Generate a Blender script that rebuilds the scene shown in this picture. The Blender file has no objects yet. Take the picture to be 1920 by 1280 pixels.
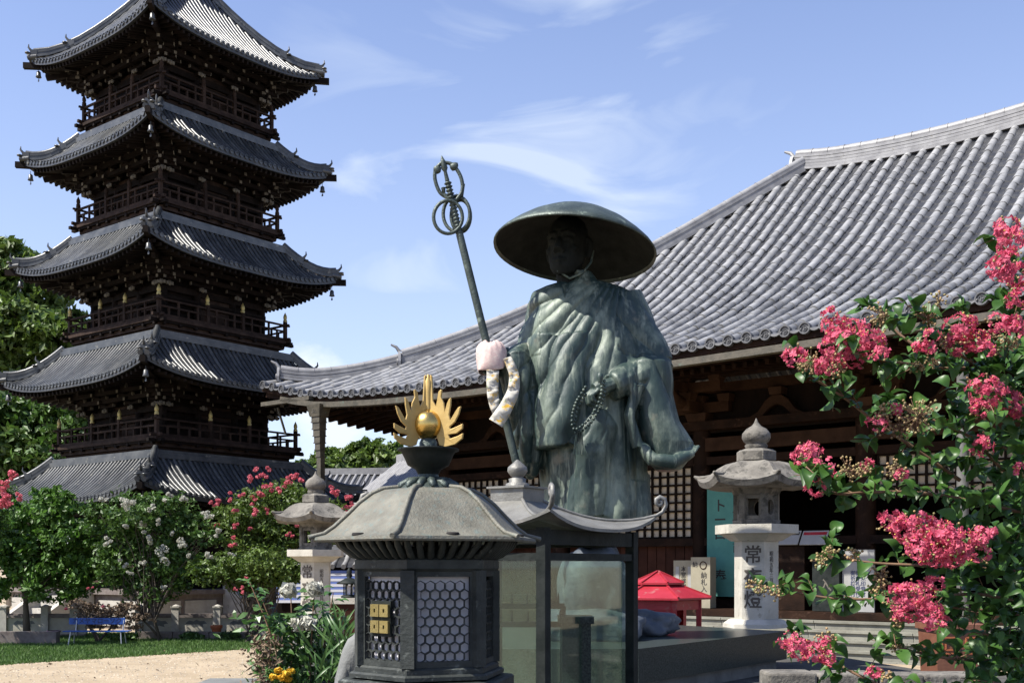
import bpy, bmesh, math, random
import numpy as np
from mathutils import Vector, Matrix, Euler
sc = bpy.context.scene
COL = sc.collection
R = math.radians
# ------------------------------------------------------------------ camera, sky, sun, exposure
EYE, FPX, YH = 2.0, 2100.0, 1060.0
cam = bpy.data.cameras.new('camera'); camo = bpy.data.objects.new('camera', cam); COL.objects.link(camo)
camo.location = (0, 0, EYE); camo.rotation_euler = (R(90), 0, 0)
cam.sensor_width = 36; cam.lens = 36*FPX/1920; cam.shift_y = (YH-640)/1920
cam.clip_start = .1; cam.clip_end = 3000
sc.camera = camo
SUN = Vector((-.558, -.237, .795)).normalized()
w = bpy.data.worlds.new('World'); sc.world = w; w.use_nodes = True
N = w.node_tree.nodes; L = w.node_tree.links; N.clear()
def nd(t, **k):
    n = N.new(t)
    for a, b in k.items():
        if a == 'ins':
            for i, v in b.items(): n.inputs[i].default_value = v
        else: setattr(n, a, b)
    return n
out = nd('ShaderNodeOutputWorld'); bg = nd('ShaderNodeBackground', ins={1: .062})
sky = nd('ShaderNodeTexSky', sky_type='NISHITA', sun_disc=False)
sky.sun_elevation = math.asin(SUN.z); sky.sun_rotation = math.atan2(SUN.x, SUN.y)
sky.air_density = 1.0; sky.dust_density = .6; sky.ozone_density = 1.6; sky.altitude = 50
tc = nd('ShaderNodeTexCoord')
tint = nd('ShaderNodeMix', data_type='RGBA', blend_type='MULTIPLY'); tint.inputs[0].default_value = 1
tint.inputs[7].default_value = (1.52, 1.5, 1.8, 1)
L.new(sky.outputs[0], tint.inputs[6])
def vmath(op, a, b=None):
    n = nd('ShaderNodeVectorMath', operation=op)
    for i, s in ((0, a), (1, b)):
        if s is None: continue
        if hasattr(s, 'links'): L.new(s, n.inputs[i])
        else: n.inputs[i].default_value = s
    return n
def mth(op, a, b=None, clamp=False):
    n = nd('ShaderNodeMath', operation=op, use_clamp=clamp)
    for i, s in ((0, a), (1, b)):
        if s is None: continue
        if hasattr(s, 'links'): L.new(s, n.inputs[i])
        else: n.inputs[i].default_value = s
    return n.outputs[0]
dirv = tc.outputs['Generated']
mp = nd('ShaderNodeMapping'); mp.inputs['Rotation'].default_value = (0, R(20), 0); mp.inputs['Location'].default_value = (.35, 0, .62); mp.inputs['Scale'].default_value = (2.2, 2.2, 6.5)
L.new(dirv, mp.inputs[0])
nz = nd('ShaderNodeTexNoise', ins={'Scale': 1.7, 'Detail': 8, 'Roughness': .5, 'Distortion': 1.1}); L.new(mp.outputs[0], nz.inputs[0])
nz2 = nd('ShaderNodeTexNoise', ins={'Scale': 5.5, 'Detail': 7, 'Roughness': .62, 'Distortion': .3}); L.new(dirv, nz2.inputs[0])
wisp = mth('MULTIPLY', mth('SUBTRACT', nz.outputs[0], .42, True), 2.0, True)
def blob(px, py, rad, k):           # soft patch of cirrus about one direction of the sky
    d = Vector(((px-960)/FPX, 1, (YH-py)/FPX)).normalized()
    dp = vmath('DISTANCE', dirv, tuple(d)).outputs['Value']
    return mth('MULTIPLY', mth('SUBTRACT', 1, mth('DIVIDE', dp, rad), True), k)
patch = mth('ADD', mth('ADD', blob(900, 245, .19, 2.3), blob(1120, 268, .14, 1.6)), mth('ADD', blob(700, 590, .2, 1.2), blob(1060, 130, .12, .35)))
patch = mth('ADD', patch, mth('ADD', blob(1330, 330, .2, .75), blob(520, 60, .12, .6)))
patch = mth('ADD', patch, .3)
cir = mth('MULTIPLY', wisp, patch, True)
sep = nd('ShaderNodeSeparateXYZ'); L.new(dirv, sep.inputs[0])
low = mth('SUBTRACT', 1, mth('DIVIDE', mth('ABSOLUTE', mth('SUBTRACT', sep.outputs[2], .06)), .15), True)
puff = mth('MULTIPLY', mth('MULTIPLY', mth('SUBTRACT', mth('ADD', nz2.outputs[0], mth('MULTIPLY', low, .22)), .56, True), 7, True), mth('MULTIPLY', low, 3, True))
haze = mth('MULTIPLY', mth('POWER', mth('SUBTRACT', 1, mth('DIVIDE', sep.outputs[2], .7), True), 1.6), .56)
bank = mth('MULTIPLY', mth('SUBTRACT', mth('ADD', nz2.outputs[0], mth('ADD', blob(640, 800, .1, .5), blob(560, 700, .06, .2))), .66, True), 5, True)
puff = mth('MAXIMUM', puff, bank)
cl = mth('MAXIMUM', mth('MAXIMUM', mth('MULTIPLY', cir, .6), puff), haze)
mx = nd('ShaderNodeMix', data_type='RGBA'); L.new(cl, mx.inputs[0]); L.new(tint.outputs[2], mx.inputs[6]); mx.inputs[7].default_value = (7.6, 8.4, 9.3, 1)
L.new(mx.outputs[2], bg.inputs[0]); L.new(bg.outputs[0], out.inputs[0])
sl = bpy.data.lights.new('sun', 'SUN'); sl.energy = 5.0; sl.angle = R(.53); sl.color = (1, .95, .86)
so = bpy.data.objects.new('sun', sl); COL.objects.link(so); so.rotation_euler = SUN.to_track_quat('Z', 'Y').to_euler()
so.location = (-20, -10, 40)
sc.view_settings.view_transform = 'Standard'; sc.view_settings.look = 'None'; sc.view_settings.gamma = 1
sc.view_settings.exposure = 1.0
sc.view_settings.use_curve_mapping = False
sc.cycles.max_bounces = 8; sc.cycles.transparent_max_bounces = 24

# ------------------------------------------------------------------ helpers
def P(px, py, Y): return Vector(((px-960)/FPX*Y, Y, EYE+(YH-py)/FPX*Y))   # a pixel of the photo taken to depth Y (used to read off real positions)
def lin(c): return tuple(((x/255)/12.92 if x/255 <= .04045 else ((x/255+.055)/1.055)**2.4) for x in c)
MATS = {}
def mat(name, c1, c2=None, scale=3., rough=.7, bump=0., bscale=None, metal=0., spec=.5, c3=None, s3=12., t3=.62, rnd=0., island=0., stretch=(1, 1, 1), transl=0., coat=0., contrast=(.35, .65)):
    c1, c2, c3 = (tuple(v*.78 for v in c) if c is not None else None for c in (c1, c2, c3))   # every colour darkened evenly to go with the raised exposure
    m = bpy.data.materials.new(name); m.use_nodes = True; t = m.node_tree; n = t.nodes; l = t.links
    b = n['Principled BSDF']; b.inputs['Roughness'].default_value = rough; b.inputs['Metallic'].default_value = metal
    b.inputs['Specular IOR Level'].default_value = spec; b.inputs['Coat Weight'].default_value = coat
    g = n.new('ShaderNodeNewGeometry'); mpn = n.new('ShaderNodeMapping'); mpn.inputs['Scale'].default_value = stretch
    l.new(g.outputs['Position'], mpn.inputs[0])
    def noise(s, d=5, r=.6):
        x = n.new('ShaderNodeTexNoise'); x.inputs['Scale'].default_value = s; x.inputs['Detail'].default_value = d; x.inputs['Roughness'].default_value = r
        l.new(mpn.outputs[0], x.inputs[0]); return x.outputs[0]
    def ramp(v, a, c):
        r = n.new('ShaderNodeMapRange'); r.inputs[1].default_value = a; r.inputs[2].default_value = c; l.new(v, r.inputs[0]); return r.outputs[0]
    def mix(fac, a, c):
        x = n.new('ShaderNodeMix'); x.data_type = 'RGBA'
        for i, v in ((0, fac), (6, a), (7, c)):
            if hasattr(v, 'links'): l.new(v, x.inputs[i])
            else: x.inputs[i].default_value = v if i == 0 else (*v, 1)
        return x.outputs[2]
    col = c1
    if c2 is not None: col = mix(ramp(noise(scale), *contrast), c1, c2)
    if c3 is not None: col = mix(ramp(noise(s3, 6, .65), t3, t3+.1), col, c3)
    if rnd or island:
        src = n.new('ShaderNodeObjectInfo').outputs['Random'] if rnd else g.outputs['Random Per Island']
        k = rnd or island
        r = n.new('ShaderNodeMapRange'); r.inputs[3].default_value = 1-k; r.inputs[4].default_value = 1+k; l.new(src, r.inputs[0])
        h = n.new('ShaderNodeHueSaturation'); l.new(r.outputs[0], h.inputs['Value'])
        if hasattr(col, 'links'): l.new(col, h.inputs['Color'])
        else: h.inputs['Color'].default_value = (*col, 1)
        col = h.outputs[0]
    if hasattr(col, 'links'): l.new(col, b.inputs['Base Color'])
    else: b.inputs['Base Color'].default_value = (*col, 1)
    if bump:
        bp = n.new('ShaderNodeBump'); bp.inputs['Strength'].default_value = bump; bp.inputs['Distance'].default_value = .02
        l.new(noise(bscale or scale*6, 6), bp.inputs['Height']); l.new(bp.outputs[0], b.inputs['Normal'])
    if transl:
        tr = n.new('ShaderNodeBsdfTranslucent'); ms = n.new('ShaderNodeMixShader'); ms.inputs[0].default_value = transl
        if hasattr(col, 'links'): l.new(col, tr.inputs[0])
        else: tr.inputs[0].default_value = (*col, 1)
        l.new(b.outputs[0], ms.inputs[1]); l.new(tr.outputs[0], ms.inputs[2]); l.new(ms.outputs[0], n['Material Output'].inputs[0])
    MATS[name] = m; return m

class MB:
    """collects shapes, then becomes one mesh object"""
    def __init__(s): s.v = []; s.f = []; s.sm = []; s.mi = []; s.cm = 0
    def add(s, vs, fs, smooth=False):
        o = len(s.v); s.v += [tuple(p) for p in vs]; s.f += [tuple(i+o for i in f) for f in fs]; s.sm += [smooth]*len(fs); s.mi += [s.cm]*len(fs); return s
    def box(s, c, d, rz=0, M=None, taper=1.):
        x, y, z = d[0]/2, d[1]/2, d[2]/2; t = taper
        vs = [Vector(p) for p in ((-x,-y,-z),(x,-y,-z),(x,y,-z),(-x,y,-z),(-x*t,-y*t,z),(x*t,-y*t,z),(x*t,y*t,z),(-x*t,y*t,z))]
        if M is not None: vs = [M @ p for p in vs]
        elif rz: m = Matrix.Rotation(rz, 3, 'Z'); vs = [m @ p for p in vs]
        c = Vector(c)
        return s.add([p+c for p in vs], [(0,3,2,1),(4,5,6,7),(0,1,5,4),(1,2,6,5),(2,3,7,6),(3,0,4,7)])
    def beam(s, a, b, wd, ht, up=(0,0,1)):
        a = Vector(a); b = Vector(b); d = (b-a).normalized(); r = d.cross(Vector(up)).normalized(); u = r.cross(d)
        vs = [p+r*(i*wd/2)+u*(j*ht/2) for p in (a, b) for i, j in ((-1,-1),(1,-1),(1,1),(-1,1))]
        return s.add(vs, [(0,1,2,3),(7,6,5,4),(0,4,5,1),(1,5,6,2),(2,6,7,3),(3,7,4,0)])
    def tube(s, pts, r, n=6, smooth=True, cap=True, flat=1.):
        pts = [Vector(p) for p in pts]; rs = r if hasattr(r, '__len__') else [r]*len(pts); vs = []; fs = []
        pn = None
        for i, p in enumerate(pts):
            t = (pts[min(i+1, len(pts)-1)]-pts[max(i-1, 0)]).normalized()
            if pn is None: pn = t.orthogonal().normalized()
            pn = (pn-t*pn.dot(t)).normalized(); q = t.cross(pn)
            for k in range(n):
                a = 2*math.pi*k/n; vs.append(p+(pn*math.cos(a)+q*math.sin(a)*flat)*rs[i])
        for i in range(len(pts)-1):
            for k in range(n):
                k2 = (k+1) % n; fs.append((i*n+k, i*n+k2, (i+1)*n+k2, (i+1)*n+k))
        s.add(vs, fs, smooth)
        if cap: s.add(vs[:n], [tuple(range(n))[::-1]]); s.add(vs[-n:], [tuple(range(n))])
        return s
    def lathe(s, prof, n=16, c=(0,0,0), smooth=True, rot=0., cap=True):
        vs = []; fs = []; c = Vector(c)
        for r, z in prof:
            for k in range(n):
                a = 2*math.pi*k/n+rot; vs.append(c+Vector((r*math.cos(a), r*math.sin(a), z)))
        m = len(prof)
        for i in range(m-1):
            for k in range(n):
                k2 = (k+1) % n; fs.append((i*n+k, i*n+k2, (i+1)*n+k2, (i+1)*n+k))
        s.add(vs, fs, smooth)
        if cap: s.add(vs[:n], [tuple(range(n))[::-1]]); s.add(vs[-n:], [tuple(range(n))])
        return s
    def grid(s, rows, smooth=True, close=False, flip=False):
        n = len(rows[0]); vs = [p for r in rows for p in r]; fs = []
        for i in range(len(rows)-1):
            for k in range(n if close else n-1):
                k2 = (k+1) % n; q = (i*n+k, i*n+k2, (i+1)*n+k2, (i+1)*n+k); fs.append(q[::-1] if flip else q)
        return s.add(vs, fs, smooth)
    def prism(s, poly, fn, t0, t1):
        """polygon (2D) pushed from t0 to t1; fn maps (x, y, t) to a point"""
        n = len(poly); vs = [fn(x, y, t) for t in (t0, t1) for x, y in poly]
        fs = [tuple(range(n))[::-1], tuple(range(n, 2*n))]+[(k, (k+1) % n, n+(k+1) % n, n+k) for k in range(n)]
        return s.add(vs, fs)
    def mesh(s, name, m):
        me = bpy.data.meshes.new(name); me.from_pydata([tuple(p) for p in s.v], [], s.f)
        for x in (m if isinstance(m, (list, tuple)) else [m]): me.materials.append(x)
        me.polygons.foreach_set('use_smooth', s.sm)
        if any(s.mi): me.polygons.foreach_set('material_index', s.mi)
        me.update(); return me
    def build(s, name, m, parent=None, fix=False, **k):
        me = s.mesh(name, m)
        if fix:
            bm = bmesh.new(); bm.from_mesh(me); bmesh.ops.recalc_face_normals(bm, faces=bm.faces); bm.to_mesh(me); bm.free()
        return link(name, me, parent, **k)
def link(name, me, parent=None, loc=None, rot=None, scale=None, M=None, **k):
    o = bpy.data.objects.new(name, me); COL.objects.link(o)
    if parent is not None: o.parent = parent
    if M is not None: o.matrix_local = M
    if loc is not None: o.location = loc
    if rot is not None: o.rotation_euler = rot
    if scale is not None: o.scale = scale
    for a, b in k.items(): o[a] = b
    return o
def tag(o, label=None, category=None, group=None, kind=None):
    for a, b in (('label', label), ('category', category), ('group', group), ('kind', kind)):
        if b: o[a] = b
    return o
def thing(name, loc, label, category, rz=0, group=None):
    return tag(link(name, None, None, loc=loc, rot=(0, 0, rz)), label, category, group)
def copy_tree(o, parent=None):
    c = o.copy(); COL.objects.link(c)
    if parent is not None: c.parent = parent; c.matrix_parent_inverse = o.matrix_parent_inverse.copy()
    for ch in list(o.children): copy_tree(ch, c)
    return c
def fast_mesh(name, V, F, m, smooth=False):
    """V (n,3), F (k,s) same-sided faces, numpy"""
    me = bpy.data.meshes.new(name); k, s = F.shape
    me.vertices.add(len(V)); me.vertices.foreach_set('co', V.astype(np.float32).ravel())
    me.loops.add(k*s); me.loops.foreach_set('vertex_index', F.astype(np.int32).ravel())
    me.polygons.add(k); me.polygons.foreach_set('loop_start', np.arange(0, k*s, s, dtype=np.int32))
    me.polygons.foreach_set('use_smooth', np.full(k, smooth))
    for x in (m if isinstance(m, (list, tuple)) else [m]): me.materials.append(x)
    me.update(calc_edges=True); return me
def text_mesh(name, body, size, m, ext=.004, spacing=1.0, bold=.014):
    c = bpy.data.curves.new('lettering', 'FONT'); c.body = body; c.size = size; c.extrude = ext; c.align_x = 'CENTER'; c.align_y = 'CENTER'; c.space_line = spacing; c.resolution_u = 3; c.offset = size*bold
    o = bpy.data.objects.new('lettering', c); COL.objects.link(o)
    me = bpy.data.meshes.new_from_object(o.evaluated_get(bpy.context.evaluated_depsgraph_get()))
    bpy.data.objects.remove(o); bpy.data.curves.remove(c); me.name = name; me.materials.clear(); me.materials.append(m); return me
def facing(right, up, loc):
    """matrix whose local x is right, y is up: for lettering set on a face"""
    r = Vector(right).normalized(); u = Vector(up).normalized(); n = r.cross(u)
    return Matrix.Translation(Vector(loc)) @ Matrix((r, u, n)).transposed().to_4x4()
def leaves_np(C, nrm, size, rng, aspect=.5, sides=4, up=.3, bend=.25):
    """C (n,3) leaf centres; random leaf blades round each, biased along nrm"""
    n = len(C); d = rng.normal(size=(n, 3)); d /= np.linalg.norm(d, axis=1)[:, None]
    nn = rng.normal(size=(n, 3))*.8+nrm*.9+np.array([0, 0, up]); nn /= np.linalg.norm(nn, axis=1)[:, None]
    d = d-nn*(d*nn).sum(1)[:, None]; d /= np.linalg.norm(d, axis=1)[:, None]; q = np.cross(nn, d)
    s = size*rng.uniform(.6, 1.25, n)[:, None]
    if sides == 4: uv = [(-1, 0, 0), (0, -aspect, bend*.4), (1, 0, 0), (0, aspect, bend*.4)]
    else: uv = [(-1, 0, 0), (-.35, -aspect, bend*.5), (.4, -aspect*.85, bend*.5), (1, 0, -bend*.3), (.4, aspect*.85, bend*.5), (-.35, aspect, bend*.5)]
    V = np.stack([C+(d*a+q*b+nn*c)*s for a, b, c in uv], 1).reshape(-1, 3)
    return V, np.arange(n*len(uv)).reshape(n, len(uv))
# ------------------------------------------------------------------ materials
mat('sand', (.34, .265, .17), (.45, .36, .245), 1.2, .95, .5, 60, c3=(.36, .29, .2), s3=25, t3=.6)
mat('soil', (.05, .048, .042), (.09, .085, .075), 4, .95, .8, 30)
mat('turf', (.045, .085, .02), (.08, .12, .03), 3, .95, .6, 40)
mat('grass_blade', (.06, .14, .02), (.11, .2, .04), 2, .7, island=.35, transl=.3)
mat('roof_tile', (.165, .166, .167), (.295, .295, .295), 2.2, .42, .15, 30, c3=(.12, .115, .1), s3=5, t3=.6, rnd=.26, island=.26, spec=.45)
mat('eave_shade_tile', (.07, .072, .078), (.13, .132, .138), 5, .55, .2, 40, rnd=.2)  # darker copy of the roof tile: shade on the eave ends put into the colour
mat('pan_tile', (.018, .019, .022), (.045, .046, .052), 3, .5, .2, 30, c3=(.08, .08, .07), s3=6, t3=.6)
mat('ridge_tile', (.2, .2, .21), (.3, .3, .305), 3, .5, .2, 30, c3=(.2, .19, .17), s3=9, t3=.6, island=.1)
mat('old_tile', (.04, .044, .048), (.095, .098, .098), 2.5, .36, .2, 30, c3=(.25, .24, .2), s3=4, t3=.62, island=.35, spec=.5)
mat('old_tile_base', (.03, .033, .037), (.065, .066, .068), 3, .45, .2, 30)
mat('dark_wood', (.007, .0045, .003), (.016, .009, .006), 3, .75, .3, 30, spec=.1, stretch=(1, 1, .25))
mat('pagoda_wood', (.006, .004, .0035), (.016, .0105, .0085), 3, .75, .3, 30, spec=.1, rnd=.25)
mat('rail_wood', (.022, .014, .011), (.055, .036, .028), 3, .75, .3, 30, spec=.1, rnd=.2)
mat('hall_wood', (.011, .0055, .0035), (.027, .013, .0075), 2, .7, .35, 25, spec=.1, c3=(.05, .027, .018), s3=5, t3=.58, rnd=.25)
mat('beam_wood', (.026, .0125, .007), (.055, .028, .016), 2, .7, .35, 25, spec=.1, rnd=.15)
mat('pale_paint', (.17, .15, .12), (.1, .09, .075), 8, .8)
mat('board_wall', (.035, .013, .008), (.06, .023, .014), 3, .7, .3, 25, spec=.1, rnd=.2)
mat('shoji', (.5, .42, .31), (.58, .5, .38), 2, .9)
mat('copper_gutter', (.045, .04, .026), (.1, .085, .06), 5, .6, .3, 30, c3=(.1, .14, .11), s3=4, t3=.6)
mat('gutter_pipe', (.09, .088, .08), (.15, .147, .135), 6, .55, .15, 30)
mat('stone_step', (.17, .165, .135), (.26, .255, .21), 3, .85, .3, 50, c3=(.2, .19, .16), s3=6, t3=.6, rnd=.1)
mat('dark', (.012, .01, .009), rough=.9)
mat('bronze', (.035, .05, .046), (.085, .11, .095), 5, .48, .35, 35, metal=.35, c3=(.22, .27, .22), s3=9, t3=.6, spec=.5)
mat('hat_shade_bronze', (.008, .01, .009), (.02, .023, .021), 6, .75, .3, 35, spec=.12)  # darkened bronze: shade under the hat painted onto head and hat lining
mat('lantern_bronze', (.022, .027, .026), (.058, .065, .06), 6, .55, .3, 45, metal=.1, spec=.3, c3=(.15, .165, .15), s3=14, t3=.6)
mat('lantern_roof', (.125, .12, .093), (.2, .193, .153), 9, .6, .35, 70, metal=.1, c3=(.14, .17, .15), s3=30, t3=.55)
mat('dark_metal', (.01, .014, .013), (.026, .031, .029), 8, .6, .2, 50, spec=.15)
mat('zinc_roof', (.16, .157, .142), (.25, .245, .225), 6, .5, .3, 40, metal=.25, c3=(.2, .21, .2), s3=12, t3=.6)
mat('gold', (.72, .47, .13), (.8, .56, .2), 9, .27, .08, 40, metal=1., c3=(.45, .28, .07), s3=12, t3=.62)
mat('gold_leaf', (.5, .33, .1), (.6, .42, .15), 9, .55, .08, 40, metal=.35, c3=(.5, .33, .1), s3=12, t3=.62)
mat('gilt', (.45, .36, .13), (.55, .44, .18), 9, .5, .05, 40, metal=.6)
mat('paper_white', (.8, .79, .84), (.7, .69, .74), 6, .9)
mat('old_stone', (.12, .11, .095), (.24, .222, .19), 5, .9, .6, 40, c3=(.075, .07, .06), s3=7, t3=.52)
mat('pale_stone', (.45, .425, .36), (.6, .57, .49), 4, .85, .4, 70, c3=(.3, .27, .22), s3=9, t3=.6)
mat('granite', (.022, .03, .028), (.062, .075, .07), 70, .3, .04, 90, c3=(.13, .14, .135), s3=95, t3=.6, spec=.12, contrast=(.4, .6))
mat('rock', (.05, .065, .085), (.13, .145, .17), 3.5, .55, .9, 9, c3=(.42, .43, .43), s3=4, t3=.62)
mat('grey_rock', (.13, .135, .13), (.2, .205, .2), 4, .85, .5, 25)
mat('ink', (.03, .028, .027), rough=.8)
mat('carved_dark', (.11, .095, .08), rough=.95)
mat('plaster', (.5, .47, .39), (.4, .37, .3), 4, .9, .2, 40, c3=(.3, .27, .2), s3=5, t3=.62)
mat('white_stone', (.5, .475, .42), (.38, .36, .32), 4, .85, .3, 50, c3=(.28, .26, .22), s3=6, t3=.6)
mat('wall_cap', (.14, .11, .1), (.22, .19, .17), 5, .85, .3, 40)
mat('red_paint', (.33, .012, .022), (.4, .025, .04), 4, .45, .15, 30, spec=.5, c3=(.36, .13, .12), s3=6, t3=.6)
mat('turquoise', (.065, .23, .2), (.08, .27, .23), 4, .8)
mat('sign_cream', (.34, .31, .23), (.29, .265, .19), 4, .8)
mat('sign_white', (.36, .36, .35), (.32, .32, .31), 4, .7)
mat('bench_blue', (.012, .075, .32), (.015, .09, .36), 4, .5)
mat('navy', (.008, .02, .09), rough=.6)
mat('steel', (.45, .46, .47), rough=.4, metal=.6)
mat('terracotta', (.36, .1, .035), (.42, .13, .05), 5, .8, .2, 30)
mat('brown_pot', (.16, .06, .035), (.22, .09, .05), 5, .5, .2, 30)
mat('purple_pot', (.12, .04, .1), rough=.5)
mat('curtain_white', (.75, .77, .85), rough=.9)
mat('curtain_blue', (.17, .25, .62), rough=.9)
mat('bib_pink', (.6, .42, .4), (.66, .54, .49), 30, .95, .15, 60, c3=(.6, .2, .24), s3=48, t3=.66)
mat('ribbon', (.55, .53, .47), (.2, .3, .13), 9, .85, .2, 60, c3=(.7, .42, .03), s3=11, t3=.52, contrast=(.6, .66))
mat('bark', (.06, .045, .033), (.12, .095, .07), 5, .9, .6, 30, stretch=(1, 1, .3))
mat('twig', (.16, .09, .05), (.24, .14, .08), 8, .8)
mat('leaf_crape', (.03, .085, .015), (.075, .165, .03), 6, .42, island=.3, rnd=.35, transl=.25, spec=.4, c3=(.15, .14, .03), s3=4, t3=.66)
mat('leaf_deep', (.045, .11, .016), (.1, .19, .032), 1.2, .5, island=.4, transl=.3)
mat('leaf_bright', (.065, .16, .02), (.13, .26, .04), 1.2, .5, island=.4, transl=.35)
mat('leaf_olive', (.075, .135, .017), (.14, .215, .038), .8, .5, island=.4, transl=.35)
mat('leaf_rose', (.05, .13, .028), (.1, .2, .045), 6, .4, island=.35, transl=.3)
mat('leaf_dry', (.13, .085, .05), (.2, .14, .09), 8, .8, island=.4)
mat('petal_pink', (.66, .055, .14), (.88, .23, .33), 25, .75, island=.3, transl=.4)
mat('petal_coral', (.68, .12, .18), (.78, .22, .26), 5, .75, island=.3, transl=.3)
mat('petal_white', (.62, .61, .55), (.56, .56, .46), 12, .75, island=.12, transl=.3)
mat('petal_yellow', (.85, .48, .02), (.85, .6, .05), 12, .75, island=.2, transl=.3)
mat('bud', (.25, .24, .08), (.36, .2, .1), 30, .6, island=.4)
mat('stamen', (.85, .55, .12), rough=.7, island=.2)
def glass_mat(name, tintc, dust, dustc=(.4, .43, .4)):
    m = bpy.data.materials.new(name); m.use_nodes = True; t = m.node_tree; n = t.nodes; l = t.links; n.remove(n['Principled BSDF'])
    tr = n.new('ShaderNodeBsdfTransparent'); tr.inputs[0].default_value = (*tintc, 1)
    df = n.new('ShaderNodeBsdfDiffuse'); df.inputs[0].default_value = (*dustc, 1)
    gl = n.new('ShaderNodeBsdfGlossy'); gl.inputs['Roughness'].default_value = .03
    lw = n.new('ShaderNodeLayerWeight'); lw.inputs[0].default_value = .5
    pw = n.new('ShaderNodeMath'); pw.operation = 'POWER'; pw.inputs[1].default_value = 4.5; l.new(lw.outputs['Facing'], pw.inputs[0])
    fr = n.new('ShaderNodeMath'); fr.operation = 'MULTIPLY_ADD'; fr.inputs[1].default_value = .9; fr.inputs[2].default_value = .045; l.new(pw.outputs[0], fr.inputs[0])
    a = n.new('ShaderNodeMixShader'); b = n.new('ShaderNodeMixShader')
    g = n.new('ShaderNodeNewGeometry'); z = n.new('ShaderNodeTexNoise'); z.inputs['Scale'].default_value = 4; z.inputs['Detail'].default_value = 6
    l.new(g.outputs['Position'], z.inputs[0]); r = n.new('ShaderNodeMapRange'); r.inputs[1].default_value = .3; r.inputs[2].default_value = .75; r.inputs[3].default_value = dust*.5; r.inputs[4].default_value = dust*1.5
    l.new(z.outputs[0], r.inputs[0]); l.new(r.outputs[0], a.inputs[0]); l.new(tr.outputs[0], a.inputs[1]); l.new(df.outputs[0], a.inputs[2])
    l.new(fr.outputs[0], b.inputs[0]); l.new(a.outputs[0], b.inputs[1]); l.new(gl.outputs[0], b.inputs[2]); l.new(b.outputs[0], n['Material Output'].inputs[0])
    MATS[name] = m
glass_mat('glass', (.84, .92, .87), .05, (.17, .23, .19))
M_ = MATS
# ------------------------------------------------------------------ ground
def sheet(name, poly, z, m, n=1):
    b = MB(); b.add([(x, y, z) for x, y in poly], [tuple(range(len(poly)))]); o = b.build(name, m); o['kind'] = 'structure'; return o
sheet('sand_ground', [(-1500, -300), (1500, -300), (1500, 2200), (-1500, 2200)], 0, M_['sand'])
LAWN = [(-30, 20.6), (-10.4, 22.6), (-6.4, 26.9), (-5.6, 31), (-5.6, 33.2), (-30, 33.2)]
sheet('lawn', LAWN, .012, M_['turf'])
rng = np.random.default_rng(5)
def inside(pt, poly):
    x, y = pt[:, 0], pt[:, 1]; r = np.zeros(len(pt), bool); n = len(poly)
    for i in range(n):
        (x1, y1), (x2, y2) = poly[i], poly[(i+1) % n]
        if y1 == y2: continue
        c = ((y1 > y) != (y2 > y)) & (x < (x2-x1)*(y-y1)/(y2-y1)+x1); r ^= c
    return r
pts = np.column_stack([rng.uniform(-18, -5.4, 90000), rng.uniform(21, 33, 90000)]); pts += rng.normal(size=pts.shape)*.05
pts = pts[inside(pts, LAWN)]; n = len(pts)
a = rng.uniform(0, 2*np.pi, n); h = rng.uniform(.03, .085, n); wd = .012
base = np.column_stack([pts, np.full(n, .012)])
dx = np.column_stack([np.cos(a), np.sin(a), np.zeros(n)])*wd
tip = base+np.column_stack([rng.normal(size=(n, 2))*.025, h])
V = np.stack([base-dx, base+dx, tip], 1).reshape(-1, 3)
link('grass', fast_mesh('grass', V, np.arange(3*n).reshape(n, 3), M_['grass_blade']), kind='stuff')
# raised terrace that carries the statue and the lanterns
b = MB(); TE = [(-2.2, 8), (-4, -14), (16, -14), (14, 13.0), (7.5, 13.2), (5.2, 13.6), (4.6, 16.4), (-2.2, 16.4)]  # also spread unseen round and behind the camera, added to cut bounced light
b.prism(TE, lambda x, y, t: (x, y, t), -.02, .7); o = b.build('terrace', M_['soil']); o['kind'] = 'structure'

n = 9000; yy = rng.uniform(15.5, 30, n); xx = rng.uniform(-.47, -.13, n)*yy+rng.normal(size=n)*.2; pts = np.column_stack([xx, yy]); pts = pts[~inside(pts, LAWN) & (pts[:, 0] < -2.6)]; n = len(pts)
s_ = rng.uniform(.006, .022, n)[:, None]; base = np.column_stack([pts, np.zeros(n)]); V = np.stack([base+np.array(o)*np.column_stack([s_, s_*rng.uniform(.6, 1, (n, 1)), s_*.7]) for o in ((-1, -.3, 0), (.2, -1, 0), (1, .2, 0), (-.1, 1, 0), (.1, .0, 1))], 1).reshape(-1, 3)
F = (np.arange(n)[:, None, None]*5+np.array([[0, 1, 4], [1, 2, 4], [2, 3, 4], [3, 0, 4]])[None]).reshape(-1, 3)
mat('pebble', (.3, .25, .18), (.5, .44, .35), 9, .9, island=.45)
link('pebbles', fast_mesh('pebbles', V, F, M_['pebble']), kind='stuff')
n = 5200; t = rng.uniform(0, 1, n)[:, None]; e0, e1, e2 = (np.array(q) for q in LAWN[0:3]); k = rng.random(n)[:, None] < .8
cl = np.round(t*26)/26+rng.normal(size=(n, 1))*.012; pts = np.where(k, e0+(e1-e0)*(.35+.65*cl), e1+(e2-e1)*cl)+rng.normal(size=(n, 2))*np.array([.06, .13])
a = rng.uniform(0, 6.28, n); base = np.column_stack([pts, np.zeros(n)]); dx = np.column_stack([np.cos(a), np.sin(a), np.zeros(n)])*.012; tip = base+np.column_stack([rng.normal(size=(n, 2))*.03, rng.uniform(.02, .08, n)])
link('edge_grass', fast_mesh('edge_grass', np.stack([base-dx, base+dx, tip], 1).reshape(-1, 3), np.arange(3*n).reshape(n, 3), M_['grass_blade']), kind='stuff')

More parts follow.
